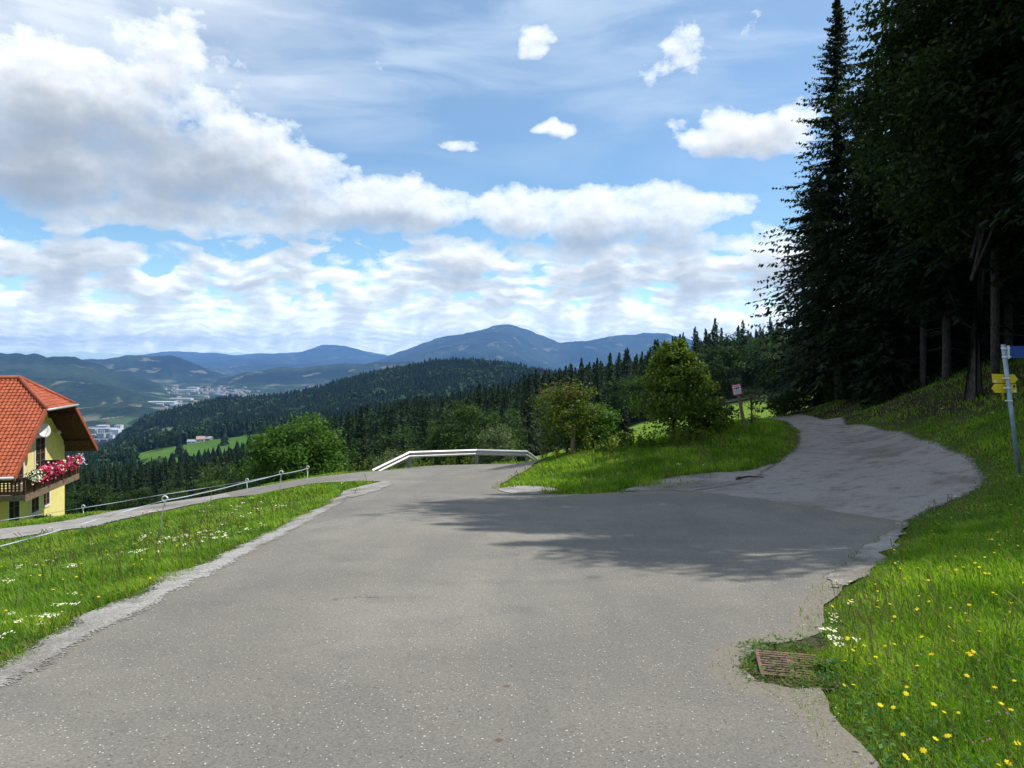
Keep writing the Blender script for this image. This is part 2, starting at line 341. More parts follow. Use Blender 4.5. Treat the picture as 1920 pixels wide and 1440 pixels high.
def far_h(x, y):
    px, D = polar(x, y); ly = np.log(np.maximum(D, 75)); k = np.clip(np.searchsorted(_ly, ly, side='right') - 1, 0, len(ROWS) - 2)
    t = np.clip((ly - _ly[k]) / (_ly[k + 1] - _ly[k]), 0, 1)
    c = np.clip((px + 400) / 4, 0, len(_px) - 1.001); ci = c.astype(int); cf = c - ci
    a = _tab[k, ci] * (1 - cf) + _tab[k, ci + 1] * cf; b = _tab[k + 1, ci] * (1 - cf) + _tab[k + 1, ci + 1] * cf
    py = a + (b - a) * t
    py = np.minimum(py, 1060)
    z = (HY - py) / F * D
    z = np.where(D < 75, (HY - (a)) / F * 75, z)
    # relief: gullies and spurs, flat on the valley floor
    amp = np.interp(D, [75, 200, 900, 1800, 3000, 6000, 15000, 40000], [.2, 1.2, 4, 6, 12, 38, 95, 120])
    floor = np.clip((z + 318) / 60, 0.03, 1)
    floor = np.where(D < 2500, 1, floor)
    sc = np.interp(D, [75, 900, 3000, 10000, 40000], [40, 160, 420, 1000, 2600])
    n = fbm(px * D / F / sc + 17.3, D / sc * 1.0, 3, 6, .58)
    ridge = 1 - np.abs(fbm(px * D / F / sc * 1.9 + 4.1, D / sc * .8, 31, 4, .55)) * 3
    n = np.where(D > 2600, n * .75 + ridge * .28 - .12, n)
    return z + n * amp * floor
def H(x, y):
    x = np.asarray(x, float); y = np.asarray(y, float); shp = np.broadcast(x, y).shape
    x = np.broadcast_to(x, shp).ravel(); y = np.broadcast_to(y, shp).ravel()
    r = np.hypot(x, y); t = np.clip((r - 55) / 25, 0, 1); t = t * t * (3 - 2 * t)
    z = np.empty(len(x)); m1 = r < 80.1
    z[:] = 0
    if m1.any(): z[m1] = near_h(x[m1], y[m1]) * (1 - t[m1])
    m2 = r > 54.9
    if m2.any(): z[m2] += far_h(x[m2], y[m2]) * t[m2]
    return z.reshape(shp)
def h1(x, y): return float(H(np.array([x]), np.array([y]))[0])
def G(x, y, dz=0.0): return Vector((x, y, h1(x, y) + dz))
def GP(px, Y, dz=0.0): return G((px - 960) / F * Y, Y, dz)
def unproj(px, py, lo=2.0, hi=70.0):
    ys = np.exp(np.linspace(math.log(lo), math.log(hi), 600)); xs = (px - 960) / F * ys
    d = (HY - py) / F * ys - H(xs, ys); k = np.argmax(d < 0)
    if d[k] >= 0: return (xs[-1], ys[-1])
    if k == 0: return (xs[0], ys[0])
    t = d[k - 1] / (d[k - 1] - d[k]); return (xs[k - 1] + (xs[k] - xs[k - 1]) * t, ys[k - 1] + (ys[k] - ys[k - 1]) * t)

# ------------------------------------------------------------------ materials
def material(name, fn, disp=False):
    m = bpy.data.materials.new(name); m.use_nodes = True; n = NT(m.node_tree); n.n.clear()
    out = n.node('ShaderNodeOutputMaterial'); sh = fn(n)
    n.l.new(sh, out.inputs['Surface']); return m
def bsdf(n, col, rough=.7, spec=.3, metal=0.0, normal=None):
    b = n.node('ShaderNodeBsdfPrincipled'); n.set(b.inputs['Base Color'], col); n.set(b.inputs['Roughness'], rough)
    n.set(b.inputs['Specular IOR Level'], spec); n.set(b.inputs['Metallic'], metal)
    if normal is not None: n.l.new(normal, b.inputs['Normal'])
    return b.outputs[0]
def bump(n, h, dist=.01, strength=1.0):
    b = n.node('ShaderNodeBump'); n.set(b.inputs['Height'], h); b.inputs['Distance'].default_value = dist; b.inputs['Strength'].default_value = strength
    return b.outputs[0]
def pos(n): return n.node('ShaderNodeNewGeometry').outputs['Position']
def obc(n): return n.node('ShaderNodeTexCoord').outputs['Object']
def simple(name, col, rough=.6, spec=.3, metal=0.0, var=.15, scale=6.0):
    def fn(n):
        f = n.noise(obc(n), scale, 4); c = n.mix(n.ramp(f, .3, .7), tuple(v * (1 - var) for v in col), tuple(min(1, v * (1 + var)) for v in col))
        return bsdf(n, c, rough, spec, metal)
    return material(name, fn)
def leafmat(name, cols, trans=.4, rough=.55, tcol=1.5, patch=None):
    """leaf / needle / blade: colour picked per leaf, some light through"""
    def fn(n):
        g = n.node('ShaderNodeNewGeometry'); r = g.outputs['Random Per Island']
        cr = n.node('ShaderNodeValToRGB'); el = cr.color_ramp.elements
        el[0].color = (*cols[0], 1); el[0].position = 0; el[1].color = (*cols[-1], 1); el[1].position = 1
        for i, c in enumerate(cols[1:-1]): e = el.new((i + 1) / (len(cols) - 1)); e.color = (*c, 1)
        f = r
        if patch: f = n.m('ADD', n.m('MULTIPLY', r, .45), n.m('MULTIPLY', n.ramp(n.noise(g.outputs['Position'], patch, 3), .32, .68), .55))
        n.set(cr.inputs[0], f); c = cr.outputs[0]
        oi = n.node('ShaderNodeObjectInfo').outputs['Random']
        c = n.mix(1.0, c, n.comb(n.m('ADD', .68, n.m('MULTIPLY', oi, .66)), n.m('ADD', .76, n.m('MULTIPLY', oi, .50)), .95), 'MULTIPLY')
        a = bsdf(n, c, rough, .10 if trans < .36 else .22)
        t = n.node('ShaderNodeBsdfTranslucent'); n.set(t.inputs[0], n.mix(1.0, c, (tcol, tcol * 1.1, tcol * .6, 1), 'MULTIPLY'))
        mx = n.node('ShaderNodeMixShader'); mx.inputs[0].default_value = trans; n.l.new(a, mx.inputs[1]); n.l.new(t.outputs[0], mx.inputs[2])
        return mx.outputs[0]
    return material(name, fn)

def m_asphalt(n):
    p = pos(n)
    at = n.node('ShaderNodeAttribute', attribute_name='edge').outputs['Fac']
    big = n.noise(p, .28, 4, .6); mid = n.noise(p, 1.6, 5, .6); fine = n.noise(p, 60, 3, .7)
    c = n.mix(n.ramp(big, .35, .65), (.164, .150, .126), (.212, .194, .160))
    c = n.mix(n.ramp(n.noise(n.v('ADD', p, (9, 3, 0)), .75, 5, .6), .50, .70, 0, .22), c, (.240, .215, .172))
    c = n.mix(n.m('MULTIPLY', n.ramp(mid, .5, .72), .6), c, (.145, .136, .118))
    tr = n.noise(n.v('MULTIPLY', p, (1.6, .22, 1)), 1.0, 4, .6)
    c = n.mix(n.ramp(tr, .42, .70, 0, .35), c, (.125, .120, .110))
    c = n.mix(n.ramp(fine, .25, .75), n.mix(1.0, c, (.72, .72, .72), 'MULTIPLY'), n.mix(1.0, c, (1.28, 1.28, 1.28), 'MULTIPLY'))
    st = n.vor(p, 46, out='Distance'); sc = n.vor(p, 46, out='Color'); ss = n.sep(sc)
    dens = n.ramp(n.noise(p, .9, 4, .6), .35, .68, .90, .76)
    stone = n.m('MULTIPLY', n.ramp(st, .34, .22), n.ramp(n.m('SUBTRACT', ss[0], dens), .0, .03))
    c = n.mix(n.m('MULTIPLY', stone, .85), c, n.mix(ss[1], (.28, .27, .25), (.62, .60, .55)))
    st2 = n.vor(p, 17, out='Distance'); s2 = n.sep(n.vor(p, 17, out='Color'))
    stone2 = n.m('MULTIPLY', n.ramp(st2, .13, .08), n.ramp(s2[0], .90, .93))
    c = n.mix(stone2, c, n.mix(s2[1], (.25, .22, .18), (.7, .68, .62)))
    dk = n.m('MULTIPLY', n.ramp(n.vor(p, 30, out='Distance'), .26, .18), n.ramp(n.sep(n.vor(p, 30, out='Color'))[2], .84, .88))
    c = n.mix(n.m('MULTIPLY', dk, .7), c, (.05, .048, .045))
    dirt = n.m('SUBTRACT', n.ramp(at, .55, .0), n.m('MULTIPLY', n.noise(p, 3.2, 5, .7), .95))
    c = n.mix(n.ramp(dirt, -.02, .30, 0, .85), c, n.mix(fine, (.115, .098, .070), (.26, .23, .18)))
    lf = n.m('MULTIPLY', n.ramp(n.vor(p, 2.6, out='Distance'), .075, .045), n.ramp(n.sep(n.vor(p, 2.6, out='Color'))[0], .80, .82)); c = n.mix(n.m('MULTIPLY', lf, .8), c, (.11, .065, .035))
    crk = n.vor(n.v('ADD', p, n.v('SCALE', n.noise(p, 1.2, 4, .6, out='Color'), scale=.9)), .42, feat='DISTANCE_TO_EDGE')
    c = n.mix(n.m('MULTIPLY', n.ramp(crk, .004, .0015), n.ramp(n.noise(p, .5, 2), .58, .66, 0, .6)), c, (.05, .045, .04))
    hh = n.m('ADD', n.m('MULTIPLY', fine, .5), n.m('ADD', stone, stone2))
    return bsdf(n, c, .88, .25, normal=bump(n, hh, .006, .8))
def m_gravel(n, tint=(1, 1, 1), lo=.12, hi=.34, rag=0.0):
    p = pos(n)
    d = n.vor(p, 55, out='Distance'); s1 = n.sep(n.vor(p, 55, out='Color')); big = n.noise(p, .35, 5, .62); mid = n.noise(p, 2.2, 5, .65)
    f = n.m('ADD', n.m('MULTIPLY', s1[0], .55), n.m('MULTIPLY', n.noise(p, 90, 2), .35))
    c = n.mix(f, tuple(lo * t for t in tint), tuple(hi * t for t in tint))
    c = n.mix(n.m('MULTIPLY', n.ramp(mid, .48, .7), .55), c, (.085, .07, .055))
    c = n.mix(n.m('MULTIPLY', n.ramp(big, .50, .66), .6), c, (.12, .10, .078))
    sh = bsdf(n, c, .95, .15, normal=bump(n, n.m('ADD', n.m('MULTIPLY', n.m('SUBTRACT', 1, d), 1), n.m('MULTIPLY', mid, .1)), .010, .7))
    if not rag: return sh
    # loose material thins out towards its rim, stone by stone
    e = n.node('ShaderNodeAttribute', attribute_name='edge').outputs['Fac']
    k = n.m('SUBTRACT', n.m('DIVIDE', e, rag), n.m('ADD', n.m('MULTIPLY', n.noise(p, 5, 4, .7), .9), n.m('MULTIPLY', s1[1], .55)))
    t = n.node('ShaderNodeBsdfTransparent'); mx = n.node('ShaderNodeMixShader'); n.set(mx.inputs[0], n.m('GREATER_THAN', k, -.25)); n.l.new(t.outputs[0], mx.inputs[1]); n.l.new(sh, mx.inputs[2]); return mx.outputs[0]
def m_ground(n):
    p = pos(n); s = n.sep(p)
    a = n.noise(p, .08, 4, .6); b = n.noise(p, .9, 5, .65); f = n.noise(p, 14, 4, .7)
    c = n.mix(n.ramp(a, .35, .65), (.052, .090, .012), (.080, .125, .018))
    c = n.mix(n.ramp(b, .35, .7), c, (.085, .125, .026))
    c = n.mix(n.ramp(f, .3, .75, 0, .6), c, (.022, .038, .008))
    # bright mown meadow further out
    far = n.ramp(n.v('LENGTH', p), 36, 46)
    md = n.mix(n.ramp(n.noise(p, .05, 5, .6), .35, .65), (.120, .205, .016), (.165, .245, .024))
    md = n.mix(n.ramp(n.noise(p, 2.2, 4, .65), .3, .75, 0, .45), md, (.060, .105, .012))
    c = n.mix(far, c, md)
    # needle litter and bare soil under the wood on the right (rim widened to paint shade on the bank) and beyond the meadow
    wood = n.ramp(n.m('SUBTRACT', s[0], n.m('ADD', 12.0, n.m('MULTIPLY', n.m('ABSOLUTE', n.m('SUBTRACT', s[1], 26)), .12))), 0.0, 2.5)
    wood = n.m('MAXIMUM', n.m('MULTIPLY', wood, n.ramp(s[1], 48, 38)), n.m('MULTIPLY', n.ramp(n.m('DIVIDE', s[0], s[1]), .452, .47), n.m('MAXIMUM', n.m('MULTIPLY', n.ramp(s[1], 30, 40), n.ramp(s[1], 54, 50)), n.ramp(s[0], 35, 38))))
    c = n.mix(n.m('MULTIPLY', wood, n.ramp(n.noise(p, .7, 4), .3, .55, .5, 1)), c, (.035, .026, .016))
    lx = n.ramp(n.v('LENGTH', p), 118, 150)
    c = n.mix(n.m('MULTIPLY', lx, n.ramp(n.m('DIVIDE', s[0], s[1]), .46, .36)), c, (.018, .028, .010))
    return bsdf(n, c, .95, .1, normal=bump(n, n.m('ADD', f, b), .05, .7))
def m_hill(n):
    p = pos(n); s = n.sep(p)
    q = n.v('MULTIPLY', p, (1, 1, .3))
    fst = n.noise(q, .09, 3, .7); tone = n.noise(q, .004, 5, .6)
    c = n.mix(n.ramp(tone, .38, .62), (.014, .026, .010), (.030, .052, .014))
    c = n.mix(n.ramp(fst, .3, .7), n.mix(1.0, c, (.5, .5, .5), 'MULTIPLY'), n.mix(1.0, c, (1.6, 1.6, 1.6), 'MULTIPLY'))
    # the green meadow spur at 640-950 m (drawn as its own outline on the ground)
    ax = n.m('DIVIDE', s[0], s[1])
    # left boundary slants; noise makes the wood edge ragged
    rag = n.m('MULTIPLY', n.m('SUBTRACT', n.noise(p, .02, 4), .5), .06)
    axr = n.m('ADD', ax, rag)
    yr = n.m('ADD', s[1], n.m('MULTIPLY', rag, 1600))
    mead = n.m('MULTIPLY', n.ramp(axr, -.525, -.512), n.ramp(axr, -.30, -.32))
    mead = n.m('MULTIPLY', mead, n.m('MULTIPLY', n.ramp(yr, 640, 665), n.ramp(yr, 930, 905)))
    gcol = n.mix(n.ramp(n.noise(p, .006, 3), .35, .65), (.055, .125, .018), (.090, .165, .026))
    c = n.mix(mead, c, gcol)
    # scattered clearings in the valley bottom
    pat = n.m('MULTIPLY', n.ramp(n.noise(n.v('ADD', p, (300, 0, 0)), .0042, 4, .5), .56, .60), n.ramp(s[1], 980, 1100))
    pat = n.m('MULTIPLY', pat, n.ramp(ax, -.40, -.46))
    c = n.mix(pat, c, n.mix(n.noise(p, .03, 3), (.06, .10, .03), (.16, .16, .10)))
    return bsdf(n, c, .95, .05, normal=bump(n, fst, 4.0, .8))
def m_mount(n):
    p = pos(n); s = n.sep(p); D = n.v('LENGTH', p)
    q = n.v('MULTIPLY', p, (1, 1, .4))
    fst = n.noise(q, .02, 5, .7); tone = n.noise(q, .0011, 6, .62)
    c = n.mix(n.ramp(tone, .38, .62), (.009, .017, .010), (.031, .048, .021))
    c = n.mix(n.ramp(fst, .3, .7), n.mix(1.0, c, (.6, .6, .6), 'MULTIPLY'), n.mix(1.0, c, (1.5, 1.5, 1.5), 'MULTIPLY'))
    # meadows and clear-cuts on the slopes
    cl = n.noise(n.v('MULTIPLY', p, (1, .5, 2.2)), .0030, 5, .55, .8)
    clear = n.m('MULTIPLY', n.ramp(cl, .60, .63), n.ramp(n.noise(p, .006, 4, .6), .42, .50))
    c = n.mix(n.m('MULTIPLY', clear, .85), c, n.mix(n.noise(p, .0009, 2), (.11, .13, .05), (.20, .16, .10)))
    # fields on the valley floor
    fl = n.ramp(s[2], -268, -292)
    vor = n.node('ShaderNodeTexVoronoi'); n.set(vor.inputs['Vector'], n.v('MULTIPLY', p, (1, .45, 0))); vor.inputs['Scale'].default_value = .0085
    fs = n.sep(vor.outputs['Color'])
    fld = n.mix(n.ramp(fs[0], .25, .3), (.018, .034, .014), (.065, .100, .038))
    fld = n.mix(n.ramp(fs[1], .72, .76), fld, (.15, .14, .09))
    fld = n.mix(n.ramp(n.noise(p, .006, 4), .44, .50), fld, (.020, .036, .015))
    c = n.mix(fl, c, fld)
    return bsdf(n, c, .95, .05, normal=bump(n, fst, 14.0, .7))
M = {}
M['asphalt'] = material('asphalt', m_asphalt)
M['gravel'] = material('gravel', lambda n: m_gravel(n, (1, .90, .82), .22, .41, .28))
M['pale_gravel'] = material('pale_gravel', lambda n: m_gravel(n, (1, .95, .87), .15, .54, .24))
M['pale_patch'] = material('pale_patch', lambda n: m_gravel(n, (1, .94, .86), .18, .50, .03))
M['track_gravel'] = material('track_gravel', lambda n: m_gravel(n, (1, .93, .82), .18, .44, .3))
M['ground'] = material('meadow_ground', m_ground); M['hill'] = material('wooded_hill', m_hill); M['mount'] = material('mountain_forest', m_mount)
M['soil'] = simple('soil', (.055, .042, .028), .95, .1, var=.5, scale=14)
M['grass'] = leafmat('grass_blade', [(.038, .092, .007), (.105, .205, .012), (.180, .290, .020), (.31, .37, .07)], .46, .45, 1.6, patch=1.1)
M['grass_dry'] = leafmat('dry_grass', [(.13, .12, .04), (.22, .19, .09)], .3, .6, 1.2)
M['clover'] = leafmat('clover_leaf', [(.05, .13, .02), (.09, .20, .03), (.14, .26, .06)], .35, .5, 1.4)
M['herb'] = leafmat('herb_leaf', [(.05, .11, .012), (.09, .17, .02), (.13, .22, .03)], .4, .5, 1.5)

# ------------------------------------------------------------------ terrain sheet: rings around the camera out to the horizon
def build_terrain():
    fr = np.linspace(-R(50), R(50), 1101); rest = np.linspace(R(50), 2 * math.pi - R(50), 120)[1:-1]
    th = np.concatenate([fr, rest]); nt = len(th)
    rr = [0.4]
    while rr[-1] < 31000: rr.append(rr[-1] * (1.022 if rr[-1] < 60 else 1.016 if rr[-1] < 3000 else 1.013))
    rr = np.array(rr); nr = len(rr)
    TH, RR = np.meshgrid(th, rr); X = RR * np.sin(TH); Y = RR * np.cos(TH); Z = H(X, Y)
    V = np.stack([X, Y, Z], -1).reshape(-1, 3)
    i, j = np.meshgrid(np.arange(nr - 1), np.arange(nt), indexing='ij'); j2 = (j + 1) % nt
    Q = np.stack([i * nt + j, i * nt + j2, (i + 1) * nt + j2, (i + 1) * nt + j], -1).reshape(-1, 4)[:, ::-1]
    ring = np.repeat(np.arange(nr - 1), nt)
    k1 = np.searchsorted(rr, 420); k2 = np.searchsorted(rr, 2650)
    for nm, lo, hi, mt, lb in (('ground', 0, k1, 'ground', None), ('hills', k1, k2, 'hill', None), ('mountains', k2, nr - 1, 'mount', None)):
        F_ = Q[(ring >= lo) & (ring < hi)]; a, b = lo * nt, (hi + 1) * nt
        VV = V[a:b]; FF = F_ - a
        if lo == 0:   # close the middle
            c = len(VV); VV = np.concatenate([VV, [[0, 0, h1(0, 0)]]]); t = np.stack([np.arange(nt), np.full(nt, c), (np.arange(nt) + 1) % nt], -1)[:, ::-1]
            o = mk_obj(nm, VV, [FF, t], M[mt], smooth=True)
        else: o = mk_obj(nm, VV, [FF], M[mt], smooth=True)
        tag(o, kind='structure')
build_terrain()

# ------------------------------------------------------------------ roads and paths: sheets draped over the terrain
def inpoly(x, y, poly):
    p = np.asarray(poly); ins = np.zeros(x.shape, bool); n = len(p); j = n - 1
    for i in range(n):
        xi, yi = p[i]; xj, yj = p[j]
        c = ((yi > y) != (yj > y))
        with np.errstate(divide='ignore', invalid='ignore'): ins ^= c & (x < (xj - xi) * (y - yi) / (yj - yi + 1e-12) + xi)
        j = i
    return ins
def polydist(x, y, poly):
    p = np.asarray(poly); q = np.roll(p, -1, 0); best = np.full(x.shape, 1e9)
    for a, b in zip(p, q):
        d = b - a; L = (d ** 2).sum() + 1e-12; t = np.clip(((x - a[0]) * d[0] + (y - a[1]) * d[1]) / L, 0, 1)
        best = np.minimum(best, np.hypot(x - a[0] - t * d[0], y - a[1] - t * d[1]))
    return best
def jag(poly, step=.25, amp=.05, seed=0):
    out = []; n = len(poly)
    for i in range(n):
        a = np.array(poly[i]); b = np.array(poly[(i + 1) % n]); L = np.linalg.norm(b - a); k = max(1, int(L / step)); nn = np.array([-(b - a)[1], (b - a)[0]]) / (L + 1e-9)
        for t in range(k):
            p = a + (b - a) * t / k
            w = fbm(np.array([p[0] * 1.7]), np.array([p[1] * 1.7]), seed, 3)[0] * amp * 2
            out.append(p + nn * w)
    return out
def sheet(name, poly, dz, mat, step=.3, amp=.05, seed=0, parent=None):
    pj = jag(poly, step * .8, amp, seed); pa = np.array(pj)
    mn, mx = pa.min(0), pa.max(0); gx, gy = np.meshgrid(np.arange(mn[0], mx[0], step), np.arange(mn[1], mx[1], step))
    gx = gx.ravel() + rng.uniform(-.05, .05, gx.size) * step; gy = gy.ravel()
    k = inpoly(gx, gy, pa) & (polydist(gx, gy, pa) > step * .35)
    pts = [Vector((float(a), float(b))) for a, b in pj] + [Vector((float(a), float(b))) for a, b in zip(gx[k], gy[k])]
    n = len(pj); r = delaunay_2d_cdt(pts, [], [list(range(n))], 1, 1e-5)
    vs = np.array([[v.x, v.y] for v in r[0]]); z = H(vs[:, 0], vs[:, 1]) + dz
    fs = [tuple(f) for f in r[2]]
    o = mk_obj(name, np.column_stack([vs, z]), fs, mat, parent, smooth=True)
    a = o.data.attributes.new('edge', 'FLOAT', 'POINT'); a.data.foreach_set('value', polydist(vs[:, 0], vs[:, 1], pa).astype(np.float32))
    return o
def U(*pts):
    out = []
    for p in pts:
        if len(p) == 3 and p[0] == 'w': out.append((p[1], p[2]))          # world x, y
        elif len(p) == 3 and p[0] == 'd': out.append(((p[1] - 960) / F * p[2], p[2]))   # pixel column and distance
        else: out.append(unproj(*p))
    return out
LEFT_EDGE = U(('w', -3.7, -6), ('w', -3.65, 0), ('w', -3.45, 3.5), (0, 1274), (75, 1236), (150, 1187), (240, 1142), (319, 1105), (394, 1067), (469, 1030), (525, 1000), (600, 962), (637, 936), (675, 925), (701, 912))
TRACK_NEAR = U((722, 905), (690, 903), (637, 905), (585, 908), (487, 928), (430, 934))
FAR_EDGE = U((412, 925), ('d', 487, 28.2), ('d', 562, 29.4), ('d', 637, 30.2), ('d', 700, 32.3), ('d', 750, 34), ('d', 800, 35.6), ('d', 850, 36.8), ('d', 900, 37.2), ('d', 950, 37.2), ('d', 1000, 36.6), ('w', 4, 36.8), ('w', 8, 38.8), ('w', 10, 41), ('w', 12.5, 38), ('w', 9, 35.2), ('w', 4.5, 33.2), ('w', 1.8, 31.3))
ISLE_W = U((985, 883), (962, 896), (940, 908), (934, 917), (955, 924), (1050, 929), (1150, 925), (1250, 921))
ASPHALT = LEFT_EDGE + TRACK_NEAR + FAR_EDGE + ISLE_W + U((1300, 923), (1400, 934), (1500, 950), (1600, 966), (1660, 974), (1705, 984), (1670, 1015), (1630, 1050), (1600, 1080), (1572, 1112), (1552, 1150), (1540, 1192),
    (1500, 1206), (1440, 1212), (1398, 1232), (1393, 1258), (1425, 1282), (1490, 1298), (1545, 1296), (1562, 1320), (1590, 1370), (1650, 1440), ('w', 1.45, 2.4), ('w', 1.3, 0), ('w', 1.2, -6))
GRAVEL = U((1180, 921), (1250, 912), (1300, 908), (1350, 905), (1395, 894), (1440, 876), (1475, 852), (1491, 832), (1492, 812), (1476, 797)) + U(('w', 12.6, 36), ('w', 12.2, 40), ('w', 14, 43), ('w', 15.7, 40), ('w', 15.6, 35)) + \
    U((1600, 797), (1650, 800), (1700, 809), (1760, 826), (1800, 845), (1840, 871), (1860, 895), (1850, 915), (1800, 940), (1750, 960), (1712, 978), (1690, 995), (1660, 1000), (1600, 990), (1400, 955), (1280, 940), (1200, 930))
TRACK = U(('d', -500, 14.5), (-200, 1045), (0, 1014), (75, 1004), (187, 987), (262, 970), (337, 953), (412, 937), (470, 931)) + U(('d', 470, 27.4), (394, 929), (319, 942), (210, 960), (112, 979), (0, 992), ('d', -200, 19), ('d', -500, 18))
_in = [(a + .30, b - .12) for a, b in LEFT_EDGE]
SHOULDER = U((0, 1245), (40, 1220), (75, 1202), (110, 1185), (150, 1160), (200, 1135), (240, 1122), (300, 1078), (345, 1070), (394, 1048), (440, 1030), (469, 1012), (525, 985), (600, 949), (632, 930), (640, 922), (675, 913), (700, 906)) + _in[::-1][:-3] + U(('w', -3.2, 2.5), ('w', -3.95, 2.5))
tag(sheet('road', ASPHALT, .026, M['asphalt'], .22, .045, 5), kind='structure')
tag(sheet('gravel_road', GRAVEL, .022, M['gravel'], .4, .05, 6), kind='structure')
tag(sheet('gravel_track', TRACK, .024, M['track_gravel'], .4, .12, 7), kind='structure')
tag(sheet('road_shoulder', SHOULDER, .031, M['pale_gravel'], .12, .10, 8), kind='structure')
PATCHES = [U((1556, 1112), (1546, 1088), (1585, 1068), (1620, 1035), (1652, 1005), (1700, 985), (1705, 1005), (1660, 1050), (1625, 1085), (1595, 1105)),
           U((935, 919), (960, 912), (1010, 914), (1060, 920), (1010, 930), (955, 928)),
           U((1150, 924), (1200, 905), (1280, 893), (1350, 886), (1400, 884), (1440, 872), (1460, 868), (1420, 905), (1300, 925)),
           U((640, 925), (700, 908), (725, 904), (735, 910), (700, 925), (650, 940))]
for k, p in enumerate(PATCHES): tag(sheet('gravel_patch', p, (.036, .040, .030, .036)[k], M['pale_patch'] if k != 2 else M['gravel'], .12, .09, 20 + k), kind='structure')
DRAIN = U((1540, 1195), (1500, 1203), (1440, 1208), (1396, 1230), (1390, 1258), (1425, 1285), (1490, 1302), (1570, 1300), (1575, 1240))
tag(sheet('drain_soil', DRAIN, .020, M['soil'], .08, .02, 31), kind='structure')
HARD = [(ASPHALT, .03), (GRAVEL, .05), (TRACK, .05)]
SOFT = [SHOULDER] + PATCHES + [DRAIN]

# ------------------------------------------------------------------ grass, flowers (nobody could count them)
def grass_field():
    N = 560000
    rmin, rmax = 2.4, 44.0; th = rng.uniform(-R(41), R(41), N); u = rng.random(N)
    r = np.sqrt((rmin ** 2 + 16) * ((rmax ** 2 + 16) / (rmin ** 2 + 16)) ** u - 16)
    x, y = r * np.sin(th), r * np.cos(th)
    keep = np.ones(N, bool)
    for poly, pad in HARD:
        a = np.array(poly); ins = inpoly(x, y, a); keep &= ~(ins & (polydist(x, y, a) > rng.uniform(0, 1, N) ** 2.2 * np.where(x < -2, .08, .26)))
    clump = fbm(x * 1.1, y * 1.1, 55, 4)
    for poly in SOFT:
        a = np.array(poly); ins = inpoly(x, y, a); keep &= ~(ins & (clump < .16 + rng.uniform(-.1, .1, N)))
    keep &= ~((x > 13.2) & (y < 45) & (rng.random(N) < .72))           # thin under the wood
    keep &= ~((x < -23) & (y > 33))
    keep &= (rng.random(N) < .55 + .9 * fbm(x * .6, y * .6, 77, 3) + .35)
    x, y, r = x[keep], y[keep], r[keep]; n = len(x); print('blades', n)
    edge = np.full(n, 9.0)
    for poly, pad in HARD: edge = np.minimum(edge, polydist(x, y, np.array(poly)))
    tall = fbm(x * .7, y * .7, 91, 4) * .5 + .5
    h = (.05 + .125 * tall * rng.uniform(.5, 1.3, n)) * np.clip(.35 + edge * 1.3, .35, 1.0)
    isle = (r > 19) & (x > -1) & (x < 12); h *= np.where(isle, 1.5, 1.0)
    right = (x > 1.5) & (r < 14); h *= np.where(right, 1.15, 1.0)
    w = np.maximum(.0045, r * .00105) * rng.uniform(.7, 1.4, n)
    z = H(x, y)
    a = rng.uniform(0, 2 * math.pi, n); ca, sa = np.cos(a), np.sin(a)
    la = a + rng.normal(0, .6, n) + math.pi / 2; lean = h * rng.uniform(.15, .9, n)
    # common wind direction
    lx, ly = np.cos(la) * lean - .25 * h, np.sin(la) * lean - .1 * h
    b = np.stack([x, y, z - .01], 1); wd = np.stack([ca * w / 2, sa * w / 2, np.zeros(n)], 1)
    mid = b + np.stack([lx * .35, ly * .35, h * .6], 1); tip = b + np.stack([lx, ly, h * .95], 1)
    V = np.stack([b - wd, b + wd, mid + wd * .8, mid - wd * .8, tip], 1).reshape(-1, 3)
    k = np.arange(n)[:, None] * 5
    dry = rng.random(n) < np.where(edge < .35, .30, .05)
    o = mk_obj('grass', V, [k + np.array([[0, 1, 2, 3]]), k + np.array([[3, 2, 4]])], [M['grass'], M['grass_dry']], mi=np.concatenate([dry, dry]).astype(int))
    tag(o, 'green verge grass and meadow grass beside the roads', 'grass', kind='stuff')
    return x, y, r
gx, gy, gr = grass_field()
def ground_leaves(n, rmax, mats, name, label, size, lift, cat, keepf):
    th = rng.uniform(-R(40), R(40), n * 3); u = rng.random(n * 3); r = np.sqrt(25 * ((rmax ** 2 + 18) / 25) ** u - 18 + 0.0) if False else np.sqrt((6 + 9) * ((rmax ** 2 + 9) / 15) ** u - 9)
    x, y = r * np.sin(th), r * np.cos(th); k = np.ones(len(x), bool)
    for poly, pad in HARD: k &= ~inpoly(x, y, np.array(poly))
    for poly in SOFT[:-1]: k &= ~inpoly(x, y, np.array(poly))
    k &= keepf(x, y) & ~((x < -23) & (y > 33)) & (x < 15)
    x, y, r = x[k][:n], y[k][:n], r[k][:n]; m = len(x); z = H(x, y) + rng.uniform(.02, lift, m)
    nr = rng.normal(0, .55, (m, 3)) + np.array([0, 0, 1]); nr /= np.linalg.norm(nr, axis=1, keepdims=True); a = np.cross(nr, rng.normal(0, 1, (m, 3))); a /= np.linalg.norm(a, axis=1, keepdims=True); b = np.cross(nr, a)
    s = (size * rng.uniform(.5, 1.3, m) * np.maximum(1, r / 8) ** .7)[:, None]; c = np.stack([x, y, z], 1)
    V = np.stack([c - a * s, c - a * s * .2 - b * s * .5, c + a * s, c - a * s * .2 + b * s * .5], 1).reshape(-1, 3)
    o = mk_obj(name, V, [np.arange(m * 4).reshape(-1, 4)], mats); tag(o, label, cat, kind='stuff')
ground_leaves(26000, 24, M['clover'], 'clover_leaves', 'low clover and broad weed leaves in patches of the verge', .017, .10, 'weeds', lambda x, y: fbm(x * .9, y * .9, 201, 3) > .10)
